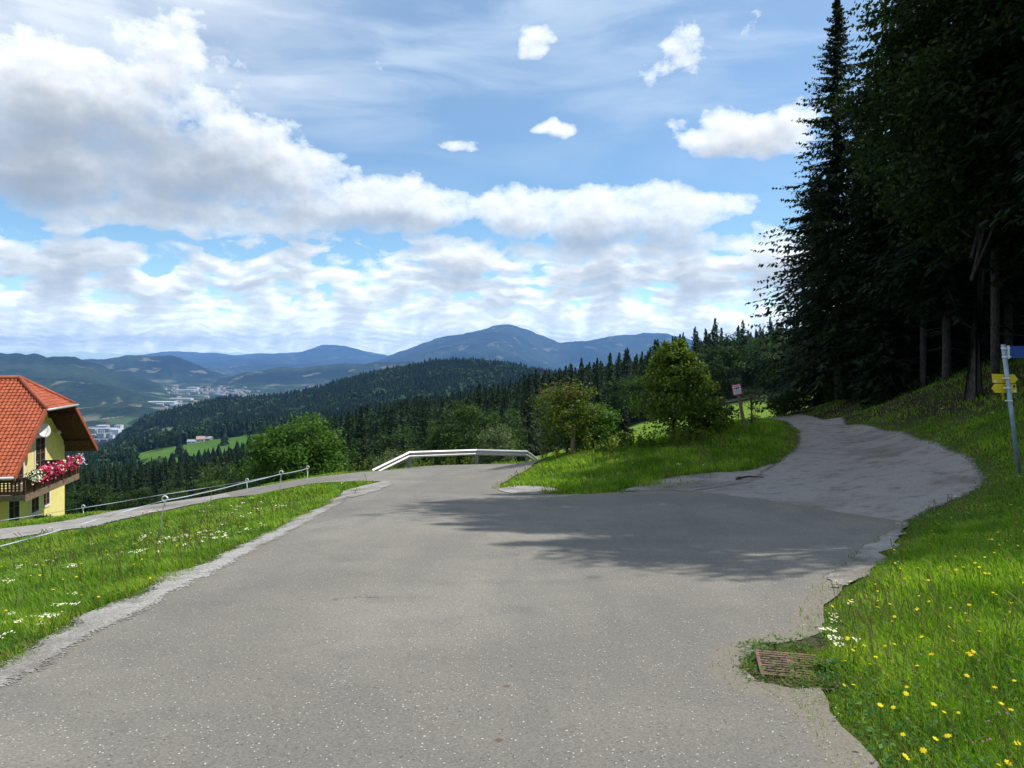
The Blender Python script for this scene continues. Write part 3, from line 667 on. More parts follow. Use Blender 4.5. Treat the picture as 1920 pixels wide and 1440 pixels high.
# thin seed stems standing above the grass
def seed_stems():
    _t = rng.uniform(-R(38), R(38), 9000); _r = np.sqrt(22 * ((26 ** 2 + 12) / 22) ** rng.random(9000) - 12 + 1e-6); _x, _y = _r * np.sin(_t), _r * np.cos(_t); _k = _x < 14
    for poly, pad in HARD: _k &= ~inpoly(_x, _y, np.array(poly)) & (polydist(_x, _y, np.array(poly)) > .35)
    _k &= ~inpoly(_x, _y, np.array(DRAIN)) & ~inpoly(_x, _y, np.array(PATCHES[0])) & ~inpoly(_x, _y, np.array(SHOULDER)) & ~((_x < -20) & (_y > 30)) & (fbm(_x * .5, _y * .5, 303, 3) > -.1)
    _x, _y, _r = _x[_k][:900], _y[_k][:900], _r[_k][:900]; _n = len(_x); _z = H(_x, _y); _h = rng.uniform(.16, .42, _n); _lx, _ly = rng.normal(-.08, .1, _n), rng.normal(-.02, .08, _n); _w = np.maximum(.0012, _r * .0003)
    _b = np.stack([_x, _y, _z], 1); _m = _b + np.stack([_lx * .4, _ly * .4, _h * .75], 1); _tp = _b + np.stack([_lx, _ly, _h], 1); _Wd = np.stack([_w, _w * 0, _w * 0], 1)
    _V = np.stack([_b - _Wd, _b + _Wd, _m + _Wd, _m - _Wd, _m - _Wd * 1.1, _m + _Wd * 1.1, _tp + _Wd * 2.6, _tp - _Wd * 2.6], 1).reshape(-1, 3); tag(mk_obj('seed_stems', _V, [np.arange(_n * 8).reshape(-1, 4)], M['grass_dry']), 'thin dry seed stems standing above the verge grass', 'grass', kind='stuff')
seed_stems()
def sprinkle(n, test, lo=3, hi=30, near=16):
    th = rng.uniform(-R(40), R(40), n * 30); u = rng.random(n * 30)
    r = np.sqrt((lo ** 2 + near) * ((hi ** 2 + near) / (lo ** 2 + near)) ** u - near); x, y = r * np.sin(th), r * np.cos(th)
    k = np.ones(len(x), bool)
    for poly, pad in HARD: k &= ~inpoly(x, y, np.array(poly))
    k &= test(x, y, r); x, y, r = x[k][:n], y[k][:n], r[k][:n]; return x, y, r
def flowers(name, x, y, r, hgt, rad, petals, mat, label, stem=True, umbel=0):
    z = H(x, y); n = len(x); vs = []; fs = []; mi = []
    mb = MB()
    for i in range(n):
        hh = hgt * random.uniform(.7, 1.25); rd = rad * random.uniform(.7, 1.25) * max(1, r[i] / 9) ** .45
        tx, ty = x[i] + random.uniform(-.05, .05), y[i] + random.uniform(-.05, .05); tz = z[i] + hh
        nx, ny = random.uniform(-.35, .35), random.uniform(-.35, .35) - .15
        def disc(cx, cy, cz, rd, p):
            c = [(cx, cy, cz + rd * .1)]; m = p * 2
            for q in range(m):
                an = 2 * math.pi * q / m; rr = rd * (1 if q % 2 == 0 else .62); dx, dy = math.cos(an) * rr, math.sin(an) * rr
                c.append((cx + dx, cy + dy, cz - dx * nx - dy * ny))
            k0 = len(mb.v); mb.add(c, [(0, q + 1, (q + 1) % m + 1) for q in range(m)]); mi.extend([0] * m)
        if umbel:
            for q in range(umbel): disc(tx + random.gauss(0, rd * .9), ty + random.gauss(0, rd * .9), tz + random.uniform(-.3, .3) * rd, rd * random.uniform(.3, .5), 3)
        else: disc(tx, ty, tz, rd, petals)
        w = max(.002, r[i] * .0004); mb.add([(x[i] - w, y[i], z[i]), (x[i] + w, y[i], z[i]), (tx + w, ty, tz), (tx - w, ty, tz)], [(0, 1, 2, 3)]); mi.append(1)
    o = mk_obj(name, mb.v, mb.f, [mat, M['herb']], mi=mi); tag(o, label, 'flowers', kind='stuff')
M['yellow_petal'] = leafmat('yellow_petal', [(.75, .52, .01), (.9, .68, .02)], .25, .6, 1.0)
M['white_petal'] = leafmat('white_petal', [(.6, .62, .55), (.85, .85, .8)], .3, .6, 1.0)
M['purple_petal'] = leafmat('purple_petal', [(.28, .07, .30), (.45, .12, .38), (.35, .08, .16)], .3, .6, 1.0)
right = lambda x, y, r: (x > 1.5) & (y < 17) & (x / y > .3) & ~inpoly(x, y, np.array(DRAIN)) & ~inpoly(x, y, np.array(PATCHES[0]))
leftm = lambda x, y, r: (x < -3) & (y < 24) & (fbm(x * .5, y * .5, 12, 3) > -.15)
xa, ya, ra = sprinkle(210, right, 3.2, 15); xb, yb, rb = sprinkle(60, leftm, 6, 22); xc, yc, rc = sprinkle(40, lambda x, y, r: (x > 0) & (y > 20), 20, 32)
flowers('yellow_flowers', np.r_[xa, xb, xc], np.r_[ya, yb, yc], np.r_[ra, rb, rc], .20, .015, 7, M['yellow_petal'], 'yellow hawkbit flowers scattered through the verge grass')
xa, ya, ra = sprinkle(170, lambda x, y, r: leftm(x, y, r) & (fbm(x * .9, y * .9, 15, 3) > .04) & ~inpoly(x, y, np.array(SHOULDER)), 6, 23)
xd, yd = [], []
for c in [(1545, 1225), (1555, 1215), (1550, 1205), (1560, 1230), (1580, 1250), (1552, 1195), (1566, 1240), (1575, 1225), (1585, 1170), (1570, 1260)]:
    q = unproj(*c); xd.append(q[0] + .02); yd.append(q[1])
xe, ye, re_ = sprinkle(25, lambda x, y, r: (x > 4) & (y > 10) & (y < 28), 10, 30)
flowers('white_yarrow', np.r_[xa, xd, xe], np.r_[ya, yd, ye], np.r_[ra, np.hypot(xd, yd), re_], .17, .022, 5, M['white_petal'], 'white yarrow heads standing in the verge grass', umbel=8)
xa, ya, ra = sprinkle(46, right, 3.2, 12)
flowers('purple_clover', xa, ya, ra, .17, .013, 5, M['purple_petal'], 'purple and pink clover in the right verge', umbel=3)

# ------------------------------------------------------------------ trees, bushes
M['needle'] = leafmat('spruce_needles', [(.008, .016, .007), (.014, .027, .010), (.024, .042, .014)], .18, .6, 1.3)
M['needle_mid'] = leafmat('spruce_needles_distant', [(.010, .022, .011), (.020, .040, .015), (.036, .060, .020)], .15, .6, 1.2)
M['leaf_dark'] = leafmat('oak_leaves', [(.014, .025, .006), (.025, .043, .008), (.046, .068, .011)], .35, .5, 1.3)
M['leaf_mid'] = leafmat('broad_leaves', [(.018, .038, .009), (.032, .062, .013), (.058, .098, .020)], .28, .55, 1.3, patch=.35)
M['leaf_oak'] = leafmat('oak_green_leaves', [(.030, .058, .010), (.048, .088, .014), (.075, .120, .020)], .3, .5, 1.3)
M['leaf_green'] = leafmat('fresh_leaves', [(.045, .105, .012), (.070, .150, .018), (.110, .200, .030)], .4, .5, 1.4)
M['leaf_yellow'] = leafmat('yellow_green_leaves', [(.060, .090, .010), (.110, .150, .012), (.20, .22, .020)], .45, .45, 1.5)
M['leaf_lime'] = leafmat('lime_leaves', [(.030, .062, .008), (.065, .115, .010), (.15, .20, .018)], .4, .45, 1.5)
M['leaf_big'] = leafmat('ash_leaves', [(.030, .072, .010), (.050, .112, .014), (.085, .155, .022)], .35, .5, 1.35)
M['leaf_red'] = leafmat('reddish_leaves', [(.20, .05, .02), (.28, .12, .03), (.18, .16, .03)], .4, .5, 1.2)
M['leaf_grey'] = leafmat('grey_green_leaves', [(.055, .085, .045), (.085, .120, .065), (.13, .16, .095)], .3, .5, 1.2)
def m_bark(n):
    p = obc(n); f = n.noise(n.v('MULTIPLY', p, (7, 7, 1.6)), 3, 5, .65)
    return bsdf(n, n.mix(n.ramp(f, .3, .7), (.030, .025, .020), (.100, .088, .072)), .95, .1, normal=bump(n, f, .03, .8))
M['bark'] = material('bark', m_bark)
UP = np.array([0, 0, 1.0])
def quads(c, a, b):
    """quads with centre c and half-axes a, b (n,3 each)"""
    n = len(c); V = np.stack([c - a, c - b, c + a, c + b], 1).reshape(-1, 3); return V, np.arange(n * 4).reshape(-1, 4)
def me_of(name, V, Fs, mat, mi=None):
    o = mk_obj(name, V, Fs, mat, mi=mi); m = o.data; bpy.data.objects.remove(o); return m
def tube_mesh(name, paths, mat, n=7):
    mb = MB()
    for pts, rad in paths: mb.tube(pts, rad, n, cap=False)
    o = mb.build(name, mat, smooth=True); m = o.data; bpy.data.objects.remove(o); return m
def spruce(seed, Ht, Rad, base=.12, nb=320, nt=34, tl=.62, tw=.11, dead=True, mat='needle', ex=.92):
    g = np.random.default_rng(seed)
    u = (np.arange(nb) + g.random(nb)) / nb; t = base + (1 - base) * u ** .92
    z0 = t * Ht; tt = (t - base) / (1 - base)
    L = (Rad * (1 - tt) ** ex * g.uniform(.5, 1.2, nb) + .07) * np.clip(.55 + tt * 3.5, 0, 1)
    az = np.arange(nb) * 2.39996 + g.normal(0, .6, nb); sl = -.26 + .75 * tt + g.normal(0, .14, nb)
    s = (np.arange(nt) + .5)[None] / nt * np.ones((nb, 1)); s = np.clip(s + g.normal(0, .02, s.shape), .02, 1)
    side = np.where(np.arange(nt) % 2, 1, -1)[None] * np.ones((nb, 1))
    rad = L[:, None] * s; zz = z0[:, None] + L[:, None] * (sl[:, None] * s - .42 * s * s + .24 * s ** 4)
    p = np.stack([np.cos(az)[:, None] * rad, np.sin(az)[:, None] * rad, zz], -1)
    da = az[:, None] + side * g.uniform(.5, 1.15, s.shape)
    l = tl * (.22 + .85 * L[:, None] / max(Rad, 1e-3)) * (1.15 - .75 * s) * g.uniform(.6, 1.25, s.shape)
    droop = g.uniform(-1.15, -.10, s.shape)
    d = np.stack([np.cos(da), np.sin(da), droop], -1) * l[..., None]
    w = np.cross(d, UP) ; w /= np.linalg.norm(w, axis=-1, keepdims=True) + 1e-9
    w = w * (tw * g.uniform(.6, 1.3, s.shape) * np.minimum(1, .3 + 1.1 * L[:, None] / Rad))[..., None]; w[..., 2] += g.normal(0, tw * .5, s.shape)
    p, d, w = p.reshape(-1, 3), d.reshape(-1, 3), w.reshape(-1, 3)
    # every twig: a broad root and a point, with a small side barb
    V = np.stack([p - w * .5, p + d * .45 - w, p + d, p + d * .40 + w * .9], 1).reshape(-1, 3); Q = np.arange(len(p) * 4).reshape(-1, 4)
    # spikes along the leader
    k = 26; zt = g.uniform(.93, 1.0, k) * Ht; aa = g.uniform(0, 6.28, k); dd = np.stack([np.cos(aa) * .16, np.sin(aa) * .16, np.full(k, .10)], -1) * (Ht / 22) * (1.15 - (zt / Ht - .93) / .07)[:, None]
    pp = np.stack([np.zeros(k), np.zeros(k), zt], -1); V2, Q2 = quads(pp + dd * .5, dd * .5, np.cross(dd, UP) * .35)
    V = np.concatenate([V, V2]); Q = np.concatenate([Q, Q2 + len(Q) * 4])
    crown = me_of('crown', V, [Q], M[mat])
    paths = [([(0, 0, -.5), (0, 0, Ht * .3), (g.normal(0, .04), 0, Ht * .65), (0, 0, Ht * .985)], [Ht * .0080, Ht * .0068, Ht * .0045, .01])]
    if nb > 120:
        for i in range(0, nb, 2):
            e = np.array([math.cos(az[i]), math.sin(az[i])]) * L[i] * .8; paths.append(([(0, 0, z0[i]), (e[0] * .5, e[1] * .5, z0[i] + L[i] * (sl[i] * .4 - .04)), (e[0], e[1], z0[i] + L[i] * (sl[i] * .8 - .13))], [.03, .02, .006]))
        if dead:
            for i in range(26):
                zz_ = g.uniform(.05, base + .1) * Ht; a = g.uniform(0, 6.28); l = g.uniform(.4, 1.6); paths.append(([(0, 0, zz_), (math.cos(a) * l, math.sin(a) * l, zz_ - .15 * l)], [.018, .005]))
    return tube_mesh('trunk', paths, M['bark'], 6), crown
def broad(seed, Ht, Rad, zlo=.2, ncl=110, nl=170, ls=.16, mat='leaf_mid', shape='round', csz=.16, trunk=True, second=None):
    g = np.random.default_rng(seed); hc = Ht * (1 - zlo)
    c = g.normal(0, 1, (ncl, 3)); c /= np.linalg.norm(c, axis=1, keepdims=True); c *= (g.uniform(.25, 1, (ncl, 1)) ** .45)
    # uneven outline: lobes
    lob = g.normal(0, 1, (9, 3)); lob /= np.linalg.norm(lob, axis=1, keepdims=True)
    k = (c @ lob.T).max(1); c *= (.66 + .38 * k)[:, None]
    zc = (c[:, 2] * .5 + .5)
    if shape == 'cone': rr = np.clip(1.25 * (1 - zc) ** .85, .04, 1.05) / np.maximum(np.sqrt(np.clip(1 - c[:, 2] ** 2, .05, 1)), .3)
    else: rr = np.ones(ncl)
    cc = np.stack([c[:, 0] * Rad * rr, c[:, 1] * Rad * rr, Ht * zlo + zc * hc * .96], 1)
    cs = csz * Rad * g.uniform(.6, 1.3, ncl) * (np.clip(1.25 - zc, .35, 1) if shape == 'cone' else 1)
    pt = (cc[:, None] + np.clip(g.normal(0, 1, (ncl, nl, 3)), -1.7, 1.7) * cs[:, None, None] * np.array([1.15, 1.15, .7])).reshape(-1, 3)
    pt[:, 2] = np.maximum(pt[:, 2], .04 * Ht)
    n = len(pt)
    out = pt - np.array([0, 0, Ht * (.5 + zlo / 2)]); out /= np.linalg.norm(out, axis=1, keepdims=True) + 1e-9
    nr = out * .5 + g.normal(0, .6, (n, 3)) + np.array([0, 0, .45]); nr /= np.linalg.norm(nr, axis=1, keepdims=True)
    a = np.cross(nr, g.normal(0, 1, (n, 3))); a /= np.linalg.norm(a, axis=1, keepdims=True) + 1e-9; b = np.cross(nr, a)
    sz = ls * g.uniform(.55, 1.2, (n, 1)); V, Q = quads(pt, a * sz * .62, b * sz * .36)
    mats = [M[mat]]; mi = None
    if second: mats.append(M[second]); mi = ((pt[:, 2] > Ht * .72) & (g.random(n) < .22)).astype(int)
    crown = me_of('crown', V, [Q], mats, mi)
    paths = [([(0, 0, -.4), (g.normal(0, .02) * Ht, g.normal(0, .02) * Ht, Ht * .35), (0, 0, Ht * .8)], [Ht * .02 + .01, Ht * .014 + .005, .008])]
    for i in range(0, ncl, max(1, ncl // (34 if Ht < 6 else 13))):
        q = cc[i]; z0 = min(Ht * g.uniform(.25, .72), q[2] * .75) if q[2] > Ht * .4 else q[2] * .5; paths.append(([(0, 0, z0), (q[0] * .5, q[1] * .5, z0 + (q[2] - z0) * .65), tuple(q)], [Ht * .0038 + .006, Ht * .0022 + .004, .004]))
    return tube_mesh('trunk', paths, M['bark'], 5), crown
def plant(name, meshes, x, y, sc=1.0, rz=None, label=None, cat='tree', group=None, sink=.0, parts=('trunk', 'crown')):
    if not hasattr(sc, '__len__'): sc = (sc, sc, sc)
    e = empty(name, (x, y, h1(x, y) - sink), random.uniform(0, 6.28) if rz is None else rz, label, cat, group); e.scale = sc
    for m, nm in zip(meshes, parts):
        o = bpy.data.objects.new(nm, m); COL.objects.link(o); o.parent = e
    return e
def pxY(px, Y): return (px - 960) / F * Y, Y
# -- the dark spruce wood on the right
SP = [spruce(11, 22, 6.2, .08, 520, 46, .56, .08, ex=1.0), spruce(12, 23, 3.9, .13, 420, 42, .64, .09), spruce(13, 24, 3.9, .24, 380, 40, .66, .095)]
x, y = pxY(1570, 40); plant('spruce', SP[0], x, y, 1.0, 1.0, 'tallest pointed spruce at the left end of the dark wood, top clear against the sky', 'spruce', 'spruces of the dark wood')
x, y = pxY(1535, 47); plant('spruce', spruce(15, 15.5, 4.1, .03, 420, 44, .6, .09, ex=.5), x, y, 1.0, 2.0, 'shorter spruce whose drooping boughs form the left edge of the dark wood', 'spruce', 'spruces of the dark wood', parts=('trunk', 'crown'))
x, y = pxY(1700, 36.5); plant('spruce', SP[2], x, y, (1.0, 1.0, 1.2), .4, 'very tall spruce reaching out of the top of the photo behind the pointed one', 'spruce', 'spruces of the dark wood')
EDGE = [(14.8, 16.6, 22.5), (15.2, 20.8, 24), (18.6, 31.5, 22), (17.2, 26.2, 21), (18.4, 37.0, 14), (19.0, 34.0, 15), (18.3, 18.4, 26), (18.9, 21.6, 27), (17.9, 23.9, 25), (16.0, 14.5, 22.5), (17.0, 16.4, 24.5), (20.9, 43.2, 18.5), (23.2, 42.0, 21), (22.0, 45.6, 20), (24.5, 44.5, 22), (19.6, 26.8, 24), (20.8, 29.3, 24), (22.0, 32.6, 24), (23.3, 36.0, 23)]
used = [(17.7, 40), (19.1, 47), (19.6, 36.5)]
for i, (x, y, hh) in enumerate(EDGE):
    v = SP[1 + i % 2]; s = hh / (23 + (i % 2)); used.append((x, y))
    plant('spruce', v, x, y, (max(s, .8), max(s, .8), s), None, 'dark spruce in the front row of the wood above the gravel road bank', 'spruce', 'spruces of the dark wood')
g = np.random.default_rng(5); tries = 0; cnt = 0
while tries < 12000 and cnt < 170:
    tries += 1; x, y = g.uniform(15.5, 75), g.uniform(13, 118) if tries % 3 else g.uniform(14, 34); px = 960 + F * x / y
    if px < 1668 or (y > 46 and x < 38) or px > (2150 if y > 36 else 2750) or y < 13.8 + .25 * (x - 7.8) or (px > 2150 and x > 34): continue  # spruces out of view to the right are added to block sky light
    if min((x - a) ** 2 + (y - b) ** 2 for a, b in used) < 3.4 ** 2: continue
    used.append((x, y)); cnt += 1; v = SP[1 + cnt % 2]; s = g.uniform(.85, 1.1)
    plant('spruce', v, x, y, (s, s, s * g.uniform(.9, 1.1)), None, 'dark spruce standing deep inside the wood on the right', 'spruce', 'spruces deep in the wood')
OAK = broad(21, 15.5, 4.0, .30, 170, 240, .17, 'leaf_dark', csz=.13)
plant('beech_tree', OAK, 15.3, 24.5, 1.0, .7, 'dark leafy broadleaf tree hanging out over the gravel road in front of the spruces', 'tree')
plant('beech_tree', broad(22, 16, 3.8, .38, 140, 220, .17, 'leaf_dark', csz=.13), 14.9, 18.6, (1.1, 1.1, 1.36), 2.7, 'dark broadleaf tree at the right edge of the photo behind the signpost', 'tree')
YS = spruce(14, 6, 1.9, .02, 130, 22, .5, .1, dead=False)
g = np.random.default_rng(55); tries = 0; cnt = 0
while cnt < 62 and tries < 2500:
    tries += 1; x, y = g.uniform(17.5, 38), g.uniform(34, 50); px = 960 + F * x / y
    if not (1600 < px < 1990) or min((x - a) ** 2 + (y - b) ** 2 for a, b in used) < 1.5 ** 2: continue
    used.append((x, y)); cnt += 1; plant('young_spruce', YS, x, y, g.uniform(.45, 1.15), None, 'young spruce in the dark undergrowth between the trunks of the wood', 'young spruce', 'young spruces in the undergrowth')
x, y = 13.6, 12.7; plant('beech_tree', broad(23, 16.5, 2.7, .5, 90, 200, .17, 'leaf_dark', csz=.15), x, y, 1, 0, 'slender broadleaf tree at the near end of the wood, right of the signpost', 'tree')
# -- bushes and shrubs near the roads
def bush(name, px, Y, Ht, Rad, mat, label, cat='bush', shape='round', ls=.10, ncl=70, nl=95, zlo=.03, seed=1, second=None, csz=.17, group=None):
    x, y = pxY(px, Y); return plant(name, broad(seed, Ht, Rad, zlo, ncl, nl, ls, mat, shape, csz, second=second), x, y, 1.0, None, label, cat, group)
bush('hornbeam_bush', 1262, 27.3, 4.35, 1.85, 'leaf_lime', 'tall cone-shaped yellow-green bush on the grass island, left of the warning sign', shape='cone', ncl=190, nl=110, seed=31, csz=.13)
bush('maple_bush', 1064, 28.4, 3.0, 1.3, 'leaf_yellow', 'yellowing bush with reddish top behind the short wooden post', shape='round', ncl=110, nl=70, seed=32, csz=.14, second='leaf_red')
bush('round_bush', 1112, 29.6, 2.15, 1.15, 'leaf_green', 'darker green bush growing against the yellowing bush with reddish top', seed=33, ncl=70)
bush('low_bush', 1330, 28.2, 1.25, .95, 'leaf_mid', 'low dark bush between the tall cone-shaped bush and the warning sign', seed=34, ncl=40)
bush('twiggy_shrub', 1409, 28.6, 1.75, .55, 'leaf_grey', 'thin twiggy shrub right behind the leaning warning sign post', seed=35, ncl=26, nl=40, ls=.06)
bush('dark_shrub', 1470, 41.0, 1.65, 1.1, 'leaf_dark', 'dark shrub against the bright meadow where the gravel road disappears', seed=36, ncl=45)
bush('dark_shrub', 1556, 40.5, 1.9, .62, 'leaf_dark', 'dark leafy shrub at the foot of the leftmost tall spruce trunk', seed=37, ncl=36)
bush('willow_shrub', 930, 47.0, 3.5, 1.35, 'leaf_grey', 'grey-green round shrub behind the right half of the guardrail', seed=38, ncl=80, ls=.12)
bush('willow_shrub', 742, 49.0, 3.9, 1.7, 'leaf_grey', 'grey-green spreading shrub behind the left end of the guardrail', seed=39, ncl=80, ls=.12)
plant('spruce_sapling', spruce(41, 1.5, .55, .05, 60, 16, .2, .03, dead=False), *pxY(1172, 29.3), 1.0, None, 'small spruce sapling between the two bushes on the grass island', 'spruce sapling')
# tall yellow-green herbs on the island and behind the guardrail
def herb(seed, Ht, n=5):
    g = np.random.default_rng(seed); pts = []; paths = []
    for k in range(n):
        bx, by = g.normal(0, .09, 2); tx, ty = bx + g.normal(0, .1), by + g.normal(0, .1); hh = Ht * g.uniform(.6, 1); paths.append(([(bx, by, 0), (tx, ty, hh)], [.008, .004]))
        for q in range(26): f = g.uniform(.2, 1); pts.append((bx + (tx - bx) * f + g.normal(0, .05), by + (ty - by) * f + g.normal(0, .05), hh * f))
    pt = np.array(pts); m = len(pt); nr = g.normal(0, 1, (m, 3)) + UP; a = np.cross(nr, g.normal(0, 1, (m, 3))); a /= np.linalg.norm(a, axis=1, keepdims=True); b = np.cross(nr / np.linalg.norm(nr, axis=1, keepdims=True), a)
    V, Q = quads(pt, a * .055, b * .03); return tube_mesh('stem', paths, M['herb'], 4), me_of('foliage', V, [Q], M['leaf_yellow'])
HB = [herb(51, .75), herb(52, .95), herb(53, .6)]
for i, (px, Y) in enumerate([(1127, 26.5), (1138, 27), (1150, 26.6), (1166, 27.2), (1180, 26.8), (1197, 26.2), (1208, 26.6), (1145, 25.8), (1240, 25.6), (1262, 25.8), (1272, 25.2), (1310, 25.9), (1320, 25.4), (1105, 27.4), (1043, 27.2), (1020, 28.2), (1222, 26.0)]):
    plant('tall_herb', HB[i % 3], *pxY(px, Y), random.uniform(.7, 1.0), None, 'tall yellow-green herb at the foot of the island bushes', 'herb', 'tall herbs on the grass island', parts=('stem', 'foliage'))
for i, px in enumerate([795, 808, 822, 838, 850, 861, 874, 886, 655, 668, 681, 640, 762, 778]):
    plant('tall_herb', HB[i % 3], *pxY(px, 38.5 + (i % 3) * .5 if px > 700 else 34.5), random.uniform(.7, 1.0), None, 'tall yellow-green herb on the slope edge by the guardrail', 'herb', 'tall herbs by the guardrail', parts=('stem', 'foliage'))
# -- trees beyond the roads
BIG = broad(61, 11.1, 4.1, .12, 190, 170, .27, 'leaf_big', csz=.15)
plant('ash_tree', BIG, *pxY(556, 64), 1.0, 1.3, 'large bright green round tree below the road, left of the guardrail', 'tree')
MS = [spruce(71 + i, 20, 4.9 + .5 * i, .06, 150, 20, 1.0, .21, dead=False, mat='needle_mid', ex=.92) for i in range(3)]
MBd = [broad(81 + i, 13, 4.1, .1, 54, 110, .42, m, csz=.17) for i, m in enumerate(('leaf_mid', 'leaf_oak', 'leaf_mid', 'leaf_mid'))]
plant('broadleaf_tree', MBd[0], *pxY(1357, 140), (1.05, 1.05, .92), .5, 'left one of two round green trees at the far meadow edge above the warning sign', 'tree')
plant('broadleaf_tree', MBd[2], *pxY(1425, 142), (1.0, 1.0, .93), 1.9, 'right one of two round green trees at the far meadow edge beside the dark wood', 'tree')
def template(meshes, keep=1.0, seed=0):
    """verts, quads and which material of a crown mesh thinned for the forest mass"""
    m = meshes[1]; n = len(m.vertices); V = np.empty(n * 3, np.float32); m.vertices.foreach_get('co', V); V = V.reshape(-1, 4, 3)
    g = np.random.default_rng(seed); V = V[g.random(len(V)) < keep]; c = V.mean(1, keepdims=True); V = c + (V - c) * (1 / keep) ** .5; return V
def scatter(Y0, Y1, sp, px0, px1, seed, ok):
    g = np.random.default_rng(seed); a0, a1 = (px0 - 960) / F, (px1 - 960) / F; out = []
    ys = np.arange(Y0, Y1, sp)
    for yy in ys:
        xs = np.arange(a0 * yy, a1 * yy, sp); kp = g.random(len(xs)) > .12; xs = xs[kp]; xx = xs + g.uniform(-.55, .55, len(xs)) * sp; yv = yy + g.uniform(-.6, .6, len(xs)) * sp; out.append(np.stack([xx, yv], 1))
    p = np.concatenate(out); px = 960 + F * p[:, 0] / p[:, 1]; k = ok(px, p[:, 1]); return p[k], px[k]
def visible(p, px, ht, margin=14):
    """drop trees wholly behind the ground in front of them"""
    z = H(p[:, 0], p[:, 1]); top = HY - F * (z + ht) / p[:, 1]; best = np.full(len(p), 1e9)
    for f in np.linspace(.12, .985, 40):
        q = p * f; m = q[:, 1] > 24; e = HY - F * H(q[:, 0], q[:, 1]) / q[:, 1]; e = np.where(m, e, 1e9); best = np.minimum(best, e)
    return top < best + margin
def forest_ok(px, Y):
    front = np.interp(px, [-400, 100, 480, 520, 600, 680, 940, 970, 1040, 1500, 2400], [98, 98, 98, 92, 92, 84, 84, 128, 150, 152, 152])
    wob = vnoise(px / 60, Y * 0, 9) * 14
    return Y > front + wob
p, px = scatter(84, 430, 5.2, -260, 1640, 3, forest_ok)
Yv = p[:, 1]; hl = np.interp(Yv, [100, 140, 200, 300], [8, 12, 14, 15.5]); hr = np.interp(Yv, [90, 150, 200, 300], [11, 14, 16.5, 18.5]); wl = np.clip((px - 350) / 300, 0, 1)
ht = hl * (1 - wl) + hr * wl; g = np.random.default_rng(8); ht = ht * g.uniform(.68, 1.2, len(ht))
k = visible(p, px, ht, 12); p, px, ht = p[k], px[k], ht[k]
spr = (vnoise(p[:, 0] / 26, p[:, 1] / 26, 4) * .75 + g.random(len(p)) * .5) > np.interp(p[:, 1], [90, 130, 200, 300], [.68, .56, .50, .46])
order = np.argsort(p[:, 1]); inds = {True: 0, False: 0}; restS = []; restB = []
DESC_S = [(600, 'dark spruce in the wooded slope below the house and the fence'), (1000, 'dark spruce in the wooded slope beyond the guardrail'), (9999, 'dark spruce at the far edge of the bright meadow')]
DESC_B = [(600, 'round leafy tree in the wooded slope below the house and the fence'), (1000, 'round leafy tree in the wooded slope beyond the guardrail'), (9999, 'round leafy tree at the far edge of the bright meadow')]
for i in order:
    sp_ = bool(spr[i]); k = inds[sp_]
    if k < 190 and -30 < px[i] < 1480:
        inds[sp_] += 1; x, y = float(p[i, 0]), float(p[i, 1]); zone = 0 if px[i] < 600 else 1 if px[i] < 1000 else 2
        if sp_: s = ht[i] * 1.08 / 20; plant('spruce', MS[i % 3], x, y, (s * 1.0, s * 1.0, s), None, DESC_S[zone][1], 'spruce', ('spruces below the house', 'spruces beyond the guardrail', 'spruces beyond the meadow')[zone])
        else: s = ht[i] * .9 / 13; plant('broadleaf_tree', MBd[(i * 7) % 4 if g.random() < .8 else 0], x, y, (s, s, s), None, DESC_B[zone][1], 'tree', ('leafy trees below the house', 'leafy trees beyond the guardrail', 'leafy trees beyond the meadow')[zone])
    else: (restS if sp_ else restB).append(i)
print('forest', len(p), inds, len(restS), len(restB))
def mass(name, tmpl, P_, hts, sx, mats, label, base_h, jitter=.2):
    """one object: copies of crown templates at points P_"""
    g = np.random.default_rng(99); Vs = []; zs = H(P_[:, 0], P_[:, 1])
    for t, T in enumerate(tmpl):
        idx = np.arange(t, len(P_), len(tmpl))
        if not len(idx): continue
        a = g.uniform(0, 6.28, len(idx)); s = hts[idx] / base_h; ca, sa = np.cos(a), np.sin(a); X = T.reshape(-1, 3)
        x = (X[None, :, 0] * ca[:, None] - X[None, :, 1] * sa[:, None]) * (s * sx)[:, None] + P_[idx, 0][:, None]
        y = (X[None, :, 0] * sa[:, None] + X[None, :, 1] * ca[:, None]) * (s * sx)[:, None] + P_[idx, 1][:, None]
        z = X[None, :, 2] * s[:, None] + zs[idx][:, None]; Vs.append(np.stack([x, y, z], -1).reshape(-1, 3))
    V = np.concatenate(Vs); k = T.shape[1]; o = mk_obj(name, V, [np.arange(len(V)).reshape(-1, k)], mats); tag(o, label, 'forest', kind='stuff'); print(name, len(V)); return o
TS = [template(m, .32, i) for i, m in enumerate(MS)]; TB = [template(m, .11, i) for i, m in enumerate(MBd)]
mass('spruce_forest', TS, p[restS], ht[restS] * 1.08, 1.05, M['needle_mid'], 'dense dark spruce forest covering the slopes beyond the roads', 20)
mass('broadleaf_forest', TB, p[restB], ht[restB] * .95, 1.0, M['leaf_mid'], 'leafy trees mixed into the dark spruce forest', 13)
